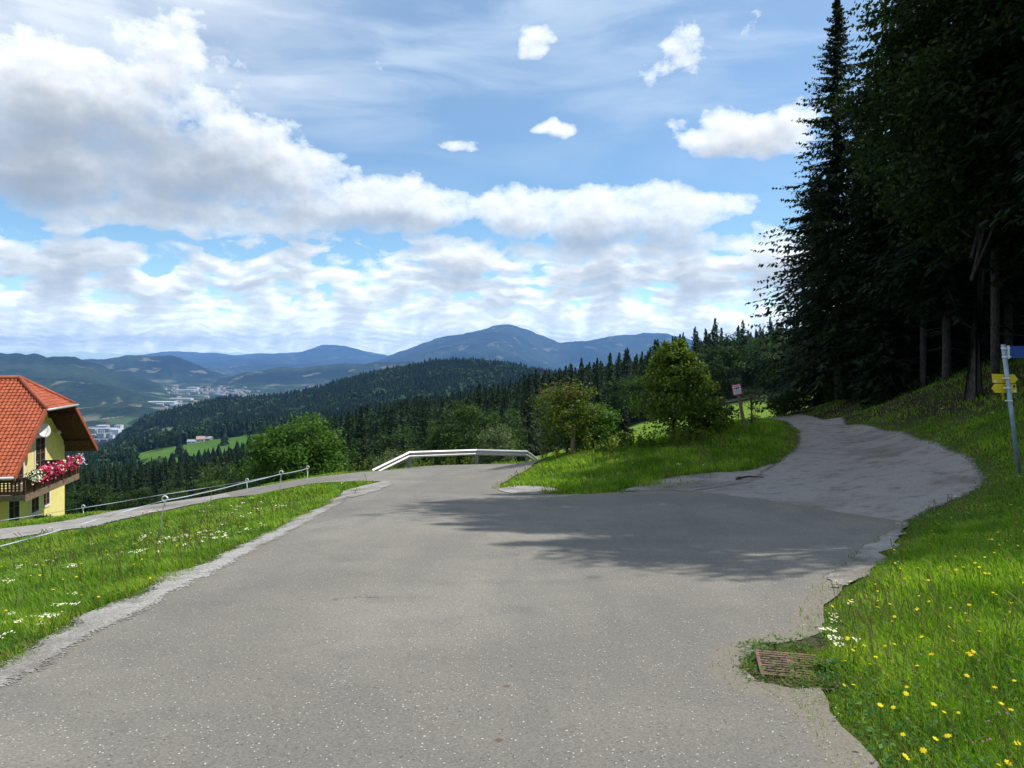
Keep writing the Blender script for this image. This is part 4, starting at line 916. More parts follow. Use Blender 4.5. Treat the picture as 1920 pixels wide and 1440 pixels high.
# -- hills further out: smaller and simpler trees
def spike(seed, rings=4, n=6):
    g = np.random.default_rng(seed); T = []
    for r in range(rings):
        z0 = r / rings * .8; z1 = min(1.0, z0 + .42); R0 = (1 - z0) * .25
        for k in range(n):
            a = 2 * math.pi * (k + g.random() * .6) / n; b = a + 2 * math.pi / n; rr = R0 * g.uniform(.75, 1.25)
            T.append([(math.cos(a) * rr, math.sin(a) * rr, z0 + g.uniform(-.03, .05)), (math.cos(b) * rr, math.sin(b) * rr, z0 + g.uniform(-.03, .05)), (0, 0, z1)])
    return np.array(T)
def puff(seed, n=34):
    g = np.random.default_rng(seed); c = g.normal(0, 1, (n, 3)); c /= np.linalg.norm(c, axis=1, keepdims=True); c = c * np.array([.27, .27, .36]) + np.array([0, 0, .58]); T = []
    for q in c:
        d = g.normal(0, .14, (3, 3)); T.append(q + d)
    return np.array(T)
M['far_needle'] = leafmat('far_conifers', [(.010, .022, .011), (.020, .038, .015), (.040, .066, .022)], .0, .8, 1.0, patch=.012)
M['far_leaf'] = leafmat('far_broadleaf', [(.022, .045, .014), (.038, .072, .020), (.06, .105, .03)], .0, .8, 1.0, patch=.02)
def hill_ok(px, Y):
    ax = (px - 960) / F; m = (ax > -.515) & (ax < -.315) & (Y > 655) & (Y < 915)
    front = (ax > -.53) & (ax < -.33) & (Y > 560) & (Y <= 655)
    rag = vnoise(px / 20, Y / 30, 6)
    m2 = (px < 330) & (Y > 980) & (vnoise(px / 40, Y / 110, 44) > .52)
    return ~(m & (rag > .06)) & ~m2 & ~front & (px > -60)
HP = []; HH = []
for (a, b, s) in ((430, 800, 6.5), (800, 1300, 8.0), (1300, 2100, 9.0)):
    q, qx = scatter(a, b, s, -60, 1600, int(a), hill_ok); hh = np.random.default_rng(int(b)).uniform(14, 24, len(q)); kk = visible(q, qx, hh, 4); HP.append(q[kk]); HH.append(hh[kk])
HP = np.concatenate(HP); HH = np.concatenate(HH); print('hill trees', len(HP)); g = np.random.default_rng(4)
isb = vnoise(HP[:, 0] / 70, HP[:, 1] / 70, 13) * .7 + g.random(len(HP)) * .4 > .68
mass('hill_spruce_forest', [spike(i) for i in range(3)], HP[~isb], HH[~isb], 1.0, M['far_needle'], 'far spruce forest covering the round hills', 1.0)
mass('hill_broadleaf_forest', [puff(i) for i in range(3)], HP[isb], HH[isb] * .8, 1.0, M['far_leaf'], 'paler leafy woods among the spruces on the round hills', 1.0)

# ------------------------------------------------------------------ haze: the air between here and the far mountains
def m_haze(n):
    v = n.node('ShaderNodeVolumePrincipled'); v.inputs['Color'].default_value = (.23, .49, 1.0, 1); v.inputs['Density'].default_value = 4.8e-5; v.inputs['Anisotropy'].default_value = .1
    return v.outputs[0]
hm = bpy.data.materials.new('haze'); hm.use_nodes = True; _n = NT(hm.node_tree); _n.n.clear(); _o = _n.node('ShaderNodeOutputMaterial'); _n.l.new(m_haze(_n), _o.inputs['Volume'])
_z = MB(); _z.span((-31600, -31600, -560), (31600, 31600, 720)); tag(_z.build('haze', hm), 'pale blue haze in the valley air', 'haze', kind='stuff')

# ------------------------------------------------------------------ the yellow house on the left
M['yellow_wall'] = simple('yellow_render', (.74, .62, .24), .9, .15, var=.06, scale=2)
M['white_trim'] = simple('white_trim', (.72, .70, .66), .7, .2, var=.05)
M['brown_wood'] = simple('brown_wood', (.095, .048, .026), .75, .2, var=.35, scale=9)
M['old_wood'] = simple('weathered_wood', (.19, .135, .09), .85, .15, var=.35, scale=12)
M['soffit'] = simple('soffit_boards', (.060, .026, .016), .8, .15, var=.25, scale=5)
M['window_wood'] = simple('window_wood', (.20, .10, .05), .6, .3, var=.2)
M['glass'] = simple('window_glass', (.025, .028, .030), .08, .6, var=.2)
M['metal'] = simple('galvanised_metal', (.42, .43, .44), .5, .4, .35, var=.15, scale=8)
M['dark_metal'] = simple('dark_metal', (.10, .085, .08), .5, .4, .3)
def m_tile(n):
    g = n.node('ShaderNodeNewGeometry'); r = g.outputs['Random Per Island']; p = obc(n)
    c = n.mix(r, (.31, .060, .022), (.44, .100, .036))
    c = n.mix(n.ramp(n.noise(p, 1.4, 5, .65), .52, .75, 0, .6), c, (.20, .060, .028))
    c = n.mix(n.ramp(n.noise(p, 26, 3, .6), .55, .8, 0, .5), c, (.13, .10, .05))
    return bsdf(n, c, .65, .3)
M['tile'] = material('red_roof_tiles', m_tile)
M['red_edge'] = simple('red_verge', (.32, .075, .035), .6, .3, var=.15)
HB0 = Vector((-25.45, 41.5, -10.2)); HR = R(10.97)
house = empty('yellow_house', HB0, HR, 'yellow house with red tiled half-hipped roof and flowered wooden balcony', 'house')
HS = 4.67 / 5.6; RZ = 8.87
def rz(y): return RZ - HS * abs(y)
mb = MB(); prof = [(-4.6, -1.5), (4.6, -1.5), (4.6, rz(4.6) - .28), (1.6, rz(1.6) - .28), (-1.6, rz(1.6) - .28), (-4.6, rz(4.6) - .28)]
mb.prism([(-1.5, y, z) for y, z in prof], (-10.5, 0, 0)); mb.build('wall', M['yellow_wall'], house)
mb = MB(); mb.prism([(-2.6, y, z) for y, z in [(1.9, rz(1.6) - .30), (0, RZ - .3), (-1.9, rz(1.6) - .30)]], (-9.2, 0, 0)); mb.build('gable_top', M['yellow_wall'], house)
# roof slabs with the boarded underside
def slab(poly, th):
    a = [Vector(p) for p in poly]; nn = (a[1] - a[0]).cross(a[2] - a[0]).normalized()
    if nn.z < 0: nn = -nn
    return a, -nn * th
roof = None
near_p = [(0, -5.6, rz(5.6)), (0, -1.93, rz(1.93)), (-2.1, 0, RZ), (-12.6, 0, RZ), (-12.6, -5.6, rz(5.6))]
far_p = [(0, 5.6, rz(5.6)), (0, 1.93, rz(1.93)), (-2.1, 0, RZ), (-12.6, 0, RZ), (-12.6, 5.6, rz(5.6))]
hip_p = [(0, -1.93, rz(1.93)), (0, 1.93, rz(1.93)), (-2.1, 0, RZ)]
mb = MB()
for pp in (near_p, far_p, hip_p): a, d = slab(pp, .16); mb.prism(a, d)
soff = mb.build('roof', M['soffit'], house)
def tiles(poly, origin, ux, uy, nx, ny, tw, tl):
    """real overlapping tiles on the plane origin + a ux + b uy"""
    o, ux, uy = Vector(origin), Vector(ux).normalized(), Vector(uy).normalized(); nn = ux.cross(uy).normalized()
    if nn.z < 0: nn = -nn
    P2 = [((Vector(p) - o).dot(ux), (Vector(p) - o).dot(uy)) for p in poly]; ar = np.array(P2); mb = MB()
    for j in range(-2, ny):
        for i in range(-nx, nx):
            a, b = i * tw, j * tl
            if not inpoly(np.array([a + tw / 2]), np.array([b + tl / 2]), ar)[0]: continue
            K = 6; vs = []
            dj = random.uniform(-.006, .006)
            for bb, lift in ((b - .04, .052), (b + tl * .96, .018)):
                for q in range(K + 1):
                    f = q / K; w = .024 * math.sin(f * 2 * math.pi) + .012; vs.append(o + ux * (a + f * tw) + uy * (bb) + nn * (w + lift + dj))
            for q in range(K + 1): vs.append(vs[q] - nn * .035)
            fs = [(q, q + 1, K + 2 + q, K + 1 + q) for q in range(K)] + [(q, 2 * K + 2 + q, 2 * K + 3 + q, q + 1) for q in range(K)]
            mb.add(vs, fs)
    return mb
sl = Vector((0, 5.6, 4.67)).normalized()
t_ = tiles(near_p, (0, -5.6, rz(5.6)), (-1, 0, 0), sl, 75, 50, .215, .245); t_.build('roof_tiles', M['tile'], house)
hs = Vector((-2.1, 0, RZ - rz(1.93))).normalized()
t_ = tiles(hip_p, (0, 0, rz(1.93)), (0, 1, 0), hs, 14, 22, .215, .245); t_.build('roof_tiles', M['tile'], house)
mb = MB()
mb.tube([(-2.1, 0, RZ + .05), (-12.6, 0, RZ + .05)], .13, 10); mb.tube([(.03, -1.95, rz(1.93) + .05), (-2.1, 0, RZ + .06)], .12, 10); mb.tube([(.03, 1.95, rz(1.93) + .05), (-2.1, 0, RZ + .06)], .12, 10)
mb.build('ridge_tiles', M['red_edge'], house, smooth=True)
for sg in (-1, 1):
    mb = MB(); a = Vector((.02, sg * 5.62, rz(5.6))); b = Vector((.02, sg * 1.93, rz(1.93)))
    mb.prism([a + Vector((0, 0, .07)), b + Vector((0, 0, .07)), b + Vector((0, 0, -.2)), a + Vector((0, 0, -.2))], (.05, 0, 0)); mb.build('verge_board', M['red_edge'], house)
mb = MB(); mb.tube([(.10, -2.0, rz(1.93) - .04), (.10, 2.25, rz(1.93) - .04)], .07, 8); mb.tube([(.05, -5.72, rz(5.6) - .03), (-12.6, -5.72, rz(5.6) - .03)], .075, 8)
mb.build('gutter', M['metal'], house, smooth=True)
for y in (-4.55, -2.3, 2.3, 4.55):
    mb = MB(); mb.span((-1.5, y - .09, rz(y) - .48), (-.12, y + .09, rz(y) - .22)); mb.build('purlin', M['brown_wood'], house)
def window(y0, y1, z0, z1, name='window', bars=2, mull=1):
    w = MB()
    x = -1.5
    w.span((x, y0 - .14, z0 - .12), (x + .03, y0, z1 + .14)); w.span((x, y1, z0 - .12), (x + .03, y1 + .14, z1 + .14)); w.span((x, y0, z1), (x + .03, y1, z1 + .14)); w.span((x, y0, z0 - .12), (x + .05, y1, z0))
    o = w.build(name, M['white_trim'], house)
    f = MB(); t = .07; f.span((x, y0, z0), (x + .022, y0 + t, z1)); f.span((x, y1 - t, z0), (x + .022, y1, z1)); f.span((x, y0 + t, z1 - t), (x + .022, y1 - t, z1)); f.span((x, y0 + t, z0), (x + .022, y1 - t, z0 + t))
    for k in range(mull): yc = y0 + (y1 - y0) * (k + 1) / (mull + 1); f.span((x, yc - .045, z0 + t), (x + .020, yc + .045, z1 - t))
    for k in range(bars): zc = z0 + (z1 - z0) * (k + 1) / (bars + 1); f.span((x, y0 + t, zc - .015), (x + .016, y1 - t, zc + .015))
    f.build('frame', M['window_wood'], o)
    g_ = MB(); g_.span((x + .002, y0 + t, z0 + t), (x + .010, y1 - t, z1 - t)); g_.build('pane', M['glass'], o)
window(.50, 1.75, 3.22, 5.45, 'balcony_door', 4); window(-2.35, -1.0, 3.22, 5.45, 'balcony_door', 4)
window(1.52, 2.35, 1.40, 2.45); window(-.02, .92, 1.30, 2.45); window(-2.66, -1.46, .35, 2.65, 'door', 3)
mb = MB(); mb.span((-12, -4.64, -1.2), (-1.47, -4.59, -.1)); mb.span((-1.5, -4.6, -1.2), (-1.46, 4.62, -.15)); mb.build('plinth', simple('plinth', (.35, .16, .08), .9, .1), house)
# balcony
bal = MB(); bal.span((-1.5, -5.1, 3.02), (.26, 1.72, 3.18)); bal.span((-11.5, -5.1, 3.02), (-1.5, -4.6, 3.18)); bal = bal.build('balcony', M['old_wood'], house)
mb = MB(); mb.span((.26, -5.14, 2.90), (.34, 1.75, 3.22)); mb.span((-11.5, -5.18, 2.95), (.34, -5.10, 3.22)); mb.build('beam', M['old_wood'], bal)
mb = MB(); mb.span((.20, -5.16, 4.02), (.36, 1.77, 4.09)); mb.span((-11.5, -5.20, 4.02), (.20, -5.06, 4.09)); mb.build('handrail', M['brown_wood'], bal)
ys = np.linspace(-5.06, 1.70, 7)
for y in ys: mb = MB(); mb.span((.20, y - .055, 3.22), (.32, y + .055, 4.02)); mb.build('post', M['brown_wood'], bal)
for a, b in zip(ys[:-1], ys[1:]):
    mb = MB(); k = 6; w = (b - a - .11) / k
    for q in range(k): mb.span((.235, a + .055 + q * w + .008, 3.26), (.26, a + .055 + (q + 1) * w - .008, 3.98))
    mb.build('board_panel', M['brown_wood'], bal)
mb = MB()
for q in range(50):      # near side: cut-out boards with round openings between them
    x = .14 - q * .17
    mb.span((x - .17, -5.155, 3.26), (x, -5.125, 3.42)); mb.span((x - .17, -5.155, 3.86), (x, -5.125, 4.0))
    mb.span((x - .125, -5.155, 3.42), (x - .045, -5.125, 3.86))
    for zz in (3.53, 3.66, 3.78): mb.span((x - .17, -5.155, zz - .022), (x, -5.12, zz + .022))
mb.build('cut_out_boards', M['brown_wood'], bal)
mb = MB(); mb.span((-1.5, 1.70, 3.22), (.26, 1.76, 4.05)); mb.build('end_panel', M['brown_wood'], bal)
# dish and lamp
dc = Vector((-.62, -.62, 6.02)); ax = Vector((.75, -.62, .30)).normalized(); e1 = ax.cross(Vector((0, 0, 1))).normalized(); e2 = e1.cross(ax); mb = MB(); vs = [dc - ax * .06]
for rr_, dd in ((.2, -.045), (.33, -.015), (.42, .03)):
    vs += [dc + (e1 * math.cos(t) * .86 + e2 * math.sin(t)) * rr_ + ax * dd for t in np.linspace(0, 2 * math.pi, 17)[:-1]]
fs = [(0, 1 + k, 1 + (k + 1) % 16) for k in range(16)]
for r_ in range(2): fs += [(1 + r_ * 16 + k, 17 + r_ * 16 + k, 17 + r_ * 16 + (k + 1) % 16, 1 + r_ * 16 + (k + 1) % 16) for k in range(16)]
mb.add(vs, fs); dish = mb.build('satellite_dish', M['white_trim'], house, smooth=True); so = dish.modifiers.new('thick', 'SOLIDIFY'); so.thickness = .015
mb = MB(); mb.tube([dc - ax * .05, dc - ax * .3 + Vector((0, 0, -.1)), (-1.5, -.62, 5.8)], .022, 6); mb.tube([dc - e2 * .4, dc + ax * .42 - e2 * .08], .012, 6); mb.build('arm', M['metal'], dish)
mb = MB(); mb.tube([(-1.5, 3.15, 5.55), (-1.25, 3.15, 5.55)], .03, 8); mb.tube([(-1.32, 3.15, 5.62), (-1.25, 3.12, 5.45)], [.10, .13], 12); mb.build('wall_lamp', M['white_trim'], house, smooth=True)
# flower boxes hung on the balcony rail
def hw(x, y, z): 
    v = Matrix.Rotation(HR, 3, 'Z') @ Vector((x, y, z)); return v + HB0
M['petunia_red'] = leafmat('petunia_red', [(.50, .015, .06), (.65, .02, .10)], .3, .6, 1.0); M['petunia_pink'] = leafmat('petunia_pink', [(.62, .04, .22), (.78, .12, .34)], .3, .6, 1.0)
def flower_box(k, y, kinds, label):
    e = empty('flower_box', hw(.42, y, 3.78), HR, label, 'flower box', 'flower boxes along the balcony rail')
    mb = MB(); mb.span((-.10, -.52, -.02), (.12, .52, .17)); mb.build('planter', M['brown_wood'], e)
    g = np.random.default_rng(200 + k); n = 420; pt = np.stack([g.normal(.04, .13, n), g.uniform(-.56, .56, n), g.normal(.28, .13, n)], 1); nr = g.normal(0, .7, (n, 3)) + np.array([.5, -.3, .5]); a = np.cross(nr, g.normal(0, 1, (n, 3))); a /= np.linalg.norm(a, axis=1, keepdims=True); b = np.cross(nr, a); b /= np.linalg.norm(b, axis=1, keepdims=True)
    V, Q = quads(pt, a * .055, b * .04); mk_obj('foliage', V, [Q], M['leaf_mid'], e)
    for kk, (mt, lo, hi, m) in enumerate(kinds):
        pt = np.stack([g.normal(.10, .14, m), g.uniform(lo, hi, m), g.normal(.28, .15, m)], 1); nr = g.normal(0, .45, (m, 3)) + np.array([.7, -.5, .5]); a = np.cross(nr, g.normal(0, 1, (m, 3))); a /= np.linalg.norm(a, axis=1, keepdims=True); b = np.cross(nr, a); b /= np.linalg.norm(b, axis=1, keepdims=True)
        V, Q = quads(pt, a * .062, b * .062); mk_obj('blossoms', V, [Q], M[mt], e)
R_, P_, W_ = 'petunia_red', 'petunia_pink', 'white_petal'
for k, (y, kinds, lb) in enumerate([(-4.45, [(W_, -.55, .4, 130), (R_, .1, .55, 40)], 'flower box of white petunias on the balcony corner nearest the road'),
    (-3.38, [(R_, -.5, .2, 110), (P_, -.4, .4, 110), (W_, .35, .56, 30)], 'flower box of red and pink petunias beside the white corner one'),
    (-2.31, [(R_, -.5, .5, 150), (W_, .3, .56, 45), (P_, -.2, .3, 60)], 'third flower box from the white balcony corner, red with a white end'),
    (-1.24, [(R_, -.55, .3, 160), (P_, 0, .5, 60), (W_, .2, .56, 50)], 'flower box of deep red petunias in front of the open balcony door'),
    (-.17, [(R_, -.5, .5, 170), (P_, -.3, .3, 60), (W_, .35, .56, 35)], 'second flower box from the far end of the balcony, full red'),
    (.90, [(R_, -.5, .2, 120), (P_, -.2, .3, 50), (W_, .1, .56, 110)], 'flower box at the far end of the balcony, red turning white')]): flower_box(k, y, kinds, lb)
q = hw(-.9, .3, .0); plant('house_shrub', broad(301, 1.15, .65, .03, 40, 60, .10, 'leaf_mid'), q.x, q.y, 1, None, 'small green shrub against the yellow wall under the lower windows', 'bush')
q = hw(-.6, -1.7, 0); e = empty('flower_pot', (q.x, q.y, h1(q.x, q.y)), 0, 'red flower pot with bright green plant by the house door', 'flower pot')
mb = MB(); mb.tube([(0, 0, 0), (0, 0, .28)], [.12, .17], 12); mb.build('pot', simple('red_pot', (.5, .05, .03)), e); V, Q = quads(np.random.default_rng(3).normal(0, .1, (60, 3)) + np.array([0, 0, .45]), np.random.default_rng(4).normal(0, .05, (60, 3)), np.random.default_rng(5).normal(0, .04, (60, 3))); mk_obj('leaves', V, [Q], M['leaf_green'], e)

# ------------------------------------------------------------------ guardrail
gt = [P(697, 880, 33.0), P(767, 846, 35), P(893, 842, 37.6), P(988, 844.5, 37.9), P(1013, 864, 39.5)]
gr_ = empty('guardrail', G(gt[2].x, gt[2].y), 0, 'silver steel guardrail with sloping ends at the outside of the bend', 'guardrail'); gb = gr_.location
M['rail'] = simple('rail_zinc', (.46, .46, .45), .45, .5, .25, var=.12, scale=5)
prof = [(.000, 0), (.045, -.012), (.080, -.05), (.080, -.085), (.030, -.125), (.018, -.155), (.030, -.185), (.080, -.225), (.080, -.26), (.045, -.298), (0, -.31)]
pts = []
for a, b, n in ((0, 1, 6), (1, 2, 8), (2, 3, 6), (3, 4, 4)):
    for k in range(n): pts.append(gt[a].lerp(gt[b], k / n))
pts.append(gt[4]); vs = []; fs = []
for i, p in enumerate(pts):
    t = pts[min(i + 1, len(pts) - 1)] - pts[max(i - 1, 0)]; t.z = 0; t.normalize(); nn = Vector((t.y, -t.x, 0))
    for (o_, z_) in prof: vs.append(p + nn * o_ + Vector((0, 0, z_)) - gb)
K = len(prof)
for i in range(len(pts) - 1):
    for k in range(K - 1): fs.append((i * K + k, i * K + k + 1, (i + 1) * K + k + 1, (i + 1) * K + k))
o = mk_obj('rail', vs, fs, M['rail'], gr_); so = o.modifiers.new('thick', 'SOLIDIFY'); so.thickness = .006
M['post_steel'] = simple('post_steel', (.22, .23, .24), .6, .4, .3, var=.2)
for k, off in ((1, (-.01)), (2, 0), (3, 0)):
    c = gt[k]; zb = h1(c.x, c.y + .1) - .3; mb = MB(); top = c.z - .03; y0 = c.y + .02
    mb.span((c.x - .085, y0, zb), (c.x + .085, y0 + .012, top)); mb.span((c.x - .085, y0 + .012, zb), (c.x - .073, y0 + .14, top)); mb.span((c.x + .073, y0 + .012, zb), (c.x + .085, y0 + .14, top)); mb.span((c.x - .05, y0 - .05, c.z - .24), (c.x + .05, y0, c.z - .06))
    mb.v = [tuple(Vector(v) - gb) for v in mb.v]; mb.build('post', M['post_steel'], gr_)

# ------------------------------------------------------------------ tape fences beside the track
M['tape'] = simple('white_tape', (.62, .68, .78), .6, .3, var=.12, scale=30); M['plastic'] = simple('white_plastic', (.75, .75, .72), .5, .4, var=.05); M['rod'] = simple('grey_rod', (.25, .26, .24), .6, .3)
posts = [('n', (309, 937), (290, 1032), 14.0, 'fence stake with big white ring standing in the flowery grass strip nearest the camera'), ('n', (527, 887), (522, 949), 22.0, 'fence stake with white ring insulator at the top of the grass strip'),
         ('f', (577, 877), (576, 912), 27.5, 'last fence stake in front of the large round tree where both tapes meet'), ('f', (463, 901), (464, 925), 27.0, 'short fence stake on the far side of the gravel track below the large round tree'), ('f', (156, 951), (157, 978), 24.0, 'white-topped fence stake on the far side of the track beside the yellow house')]
for kd, t, b, Y, lb in posts:
    tp = P(t[0], t[1], Y); bp = P(b[0], b[1], Y); bz = h1(bp.x, bp.y); bp.z = min(bz, bp.z) - .1
    e = empty('fence_stake', (bp.x, bp.y, bz), 0, lb, 'fence stake', 'stakes of the tape fences'); L = e.location
    rr_ = .010 if kd == 'n' else .013
    mb = MB(); mb.tube([bp - L, tp - L], rr_, 8); mb.build('rod', M['rod'] if kd == 'n' else M['plastic'], e, smooth=True)
    mb = MB(); c = tp - L + Vector((0, 0, .02)); mb.tube([c + Vector((math.cos(a) * .052, 0, math.sin(a) * .048)) for a in np.linspace(0, 2 * math.pi, 17)], .016, 6, cap=False); mb.tube([c - Vector((0, 0, .14)), c - Vector((0, 0, .04))], .018, 8); mb.build('insulator', M['plastic'], e, smooth=True)
def tape(pix, label, w=.022):
    pts = [P(*q) for q in pix]; fin = []
    for a, b in zip(pts[:-1], pts[1:]):
        n = 7
        for k in range(n): f = k / n; fin.append(a.lerp(b, f) - Vector((0, 0, .03 * (b - a).length / 5 * 4 * f * (1 - f) * .6)))
    fin.append(pts[-1]); o0 = fin[0].copy(); vs = []; fs = []
    for i, p in enumerate(fin):
        tw = .5 * math.sin(i * .9); d = Vector((0, math.sin(tw), math.cos(tw))) * w
        for s_ in (-1, 1):
            for t_ in (-.002, .002): vs.append(p + d * s_ + Vector((0, t_, 0)) - o0)
    for i in range(len(fin) - 1):
        a = i * 4; b = a + 4; fs += [(a, a + 2, b + 2, b), (a + 1, b + 1, b + 3, a + 3), (a, b, b + 1, a + 1), (a + 2, a + 3, b + 3, b + 2)]
    o = mk_obj('fence_tape', vs, fs, M['tape']); o.location = o0; tag(o, label, 'fence tape', 'tapes of the fences')
tape([(-260, 1085, 11.0), (0, 1024, 11.8), (75, 1004, 12.3), (150, 983, 12.9), (225, 961, 13.4), (309, 938, 13.98), (375, 925, 16.2), (450, 907, 19), (525, 889, 21.98), (577, 878, 27.4)], 'wide blue-white tape running across the grass strip on the near side of the track', .009)
tape([(-260, 990, 21.5), (0, 976, 22.5), (156, 952, 23.97), (300, 928, 25.4), (463, 902, 26.97), (577, 879, 27.46)], 'thin grey tape strung along the far side of the gravel track', .007)

# ------------------------------------------------------------------ signs and posts
M['yellow_sign'] = simple('yellow_sign', (.72, .52, .012), .5, .4, var=.05); M['blue_sign'] = simple('blue_sign', (.020, .055, .24), .5, .4, var=.08); M['white_band'] = simple('white_band', (.7, .7, .7), .5, .4, var=.05)
M['pole'] = simple('grey_pole', (.26, .32, .37), .45, .5, .4, var=.15); M['black'] = simple('black_print', (.02, .02, .022), .6, .3); M['red_border'] = simple('red_border', (.55, .03, .04), .5, .4, var=.08); M['sign_white'] = simple('sign_white', (.72, .73, .76), .5, .4, var=.04)
tp, bp = P(1881, 646, 14.0), P(1911, 892, 14.0); gz = h1(bp.x, bp.y); e = empty('hiking_signpost', (bp.x, bp.y, gz), 0, 'leaning grey signpost with yellow arrow boards and a blue board', 'signpost'); L = e.location
dirp = (bp - tp); bp2 = bp + dirp * (max(0, bp.z - gz + .3) / abs(dirp.z))
mb = MB(); mb.tube([tp - L, bp2 - L], .040, 16); mb.build('pole', M['pole'], e, smooth=True)
def board(name, pix, Y, th, mat, parent, L):
    mb = MB(); mb.prism([P(a, b, Y) - L for a, b in pix], (0, th, 0)); return mb.build(name, mat, parent)
b1 = board('arrow_board', [(1860, 701), (1902, 702), (1908.5, 711), (1902, 718.5), (1862, 718)], 14.055, .012, M['yellow_sign'], e, L)
b2 = board('arrow_board', [(1866, 719.6), (1905, 720), (1907, 736.5), (1866, 736.5), (1859.5, 728)], 14.055, .012, M['yellow_sign'], e, L)
board('sticker', [(1863, 713.5), (1869, 713.5), (1869, 717), (1863.5, 717)], 14.048, .004, M['sign_white'], b1, L); board('sticker', [(1899, 732), (1905, 732), (1905.5, 735.5), (1899, 735.5)], 14.048, .004, M['sign_white'], b2, L); board('emblem', [(1900, 722), (1902.5, 721), (1904, 724), (1902.5, 727.5), (1900, 726)], 14.048, .004, M['black'], b2, L)
board('blue_board', [(1892, 649), (2005, 648), (2005, 670), (1893, 671.5)], 14.0, .02, M['blue_sign'], e, L)
mb = MB(); a = P(1878.5, 736, 14.09) - L; mb.add([a, a + Vector((.148, .2, 0)), a + Vector((.150, .2, -.14)), a + Vector((.006, 0, -.15)), a + Vector((.014, 0, 0)), a + Vector((.162, .2, 0)), a + Vector((.164, .2, -.14)), a + Vector((.020, 0, -.15))], [(0, 1, 2, 3), (7, 6, 5, 4), (0, 4, 5, 1), (3, 2, 6, 7), (0, 3, 7, 4), (1, 5, 6, 2)]); mb.build('turned_board', M['yellow_sign'], e)
for py, ext in ((653, 1), (669, 1), (709, -1), (727, -1), (751, -1)):
    f = (py - 646) / 246; c = tp.lerp(bp, f) - L; mb = MB(); mb.tube([c - Vector((0, 0, .016)), c + Vector((0, 0, .016))], .047, 16)
    if ext > 0: mb.span(tuple(c + Vector((.04, -.012, -.014))), tuple(c + Vector((.115, .012, .014))))
    else: mb.span(tuple(c + Vector((-.12, -.045, -.012))), tuple(c + Vector((.0, -.030, .012))))
    mb.build('bracket', M['white_band'], e)
mb = MB(); c = P(1890.5, 649, 14) - L; mb.span(tuple(c + Vector((-.016, -.018, -.24))), tuple(c + Vector((.016, .018, .01)))); mb.build('bracket_plate', M['white_band'], e)
# leaning warning sign
bb = P(1398, 809, 27); gz = h1(bb.x, bb.y); e = empty('warning_sign', (bb.x, bb.y, gz), 0, 'leaning wooden post with a small white red-edged notice board', 'sign'); L = e.location
tt_ = P(1381.5, 722, 27); dd = bb - tt_; bt = bb + dd * (max(0, bb.z - gz + .25) / abs(dd.z)); mb = MB(); mb.tube([tt_ - L, bt - L], [.058, .070], 7); mb.build('post', M['old_wood'], e)
cs = [(1371.1, 721.7), (1389.2, 718.5), (1392.5, 739.3), (1374.6, 742.2)]
bd = board('red_frame', cs, 26.92, .014, M['red_border'], e, L)
def uv(u, v):   # position on the board, 0..1 from top left
    a = Vector(cs[0]).lerp(Vector(cs[1]), u); b = Vector(cs[3]).lerp(Vector(cs[2]), u); c = a.lerp(b, v); return (c.x, c.y)
board('white_face', [uv(.10, .09), uv(.89, .09), uv(.89, .91), uv(.10, .91)], 26.915, .006, M['sign_white'], bd, L)
g = np.random.default_rng(3); mb = MB()
for v0, hh, u0, u1 in ((.15, .045, .22, .84), (.22, .03, .2, .8), (.57, .026, .2, .8), (.65, .026, .2, .85), (.73, .026, .2, .78), (.81, .026, .25, .82)):
    u = u0
    while u < u1 - .03: w = g.uniform(.05, .13); w = min(w, u1 - u); mb.prism([P(*uv(a, b), 26.912) - L for a, b in ((u, v0), (u + w, v0), (u + w, v0 + hh), (u, v0 + hh))], (0, .002, 0)); u += w + .025
mb.build('lettering', M['black'], bd)
dog = [(.18, .38), (.24, .35), (.32, .36), (.45, .33), (.60, .32), (.72, .30), (.82, .36), (.84, .42), (.78, .39), (.70, .38), (.74, .50), (.70, .50), (.64, .41), (.52, .42), (.46, .52), (.42, .51), (.42, .43), (.32, .43), (.22, .46), (.18, .44)]
board('animal_pictogram', [uv(a, b) for a, b in dog], 26.912, .002, M['black'], bd, L)
bb = P(1073.5, 850, 27.6); gz = h1(bb.x, bb.y); e = empty('wooden_post', (bb.x, bb.y, gz), 0, 'short grey wooden post in front of the reddish-topped bush', 'post'); mb = MB(); mb.tube([(0, 0, -.3), (.01, 0, .5), (.035, 0, P(1077, 797, 27.6).z - gz)], [.085, .08, .07], 9); mb.build('stake', M['old_wood'], e)
# fallen branch on the gravel
a = unproj(1380, 902); b = unproj(1432, 899); a = G(a[0], a[1], .06); b = G(b[0], b[1], .06); m_ = (a + b) / 2 + Vector((0, .05, .03)); mb = MB(); mb.tube([Vector(p) - a for p in (a, a.lerp(m_, .5) + Vector((0, .03, 0)), m_, b)], [.035, .03, .026, .012], 7); mb.tube([a.lerp(m_, .4) - a, a.lerp(m_, .4) - a + Vector((-.12, -.1, .06))], [.018, .008], 5)
o = mb.build('fallen_branch', M['bark']); o.location = a; tag(o, 'dark broken branch lying on the gravel beside the grass island', 'branch')

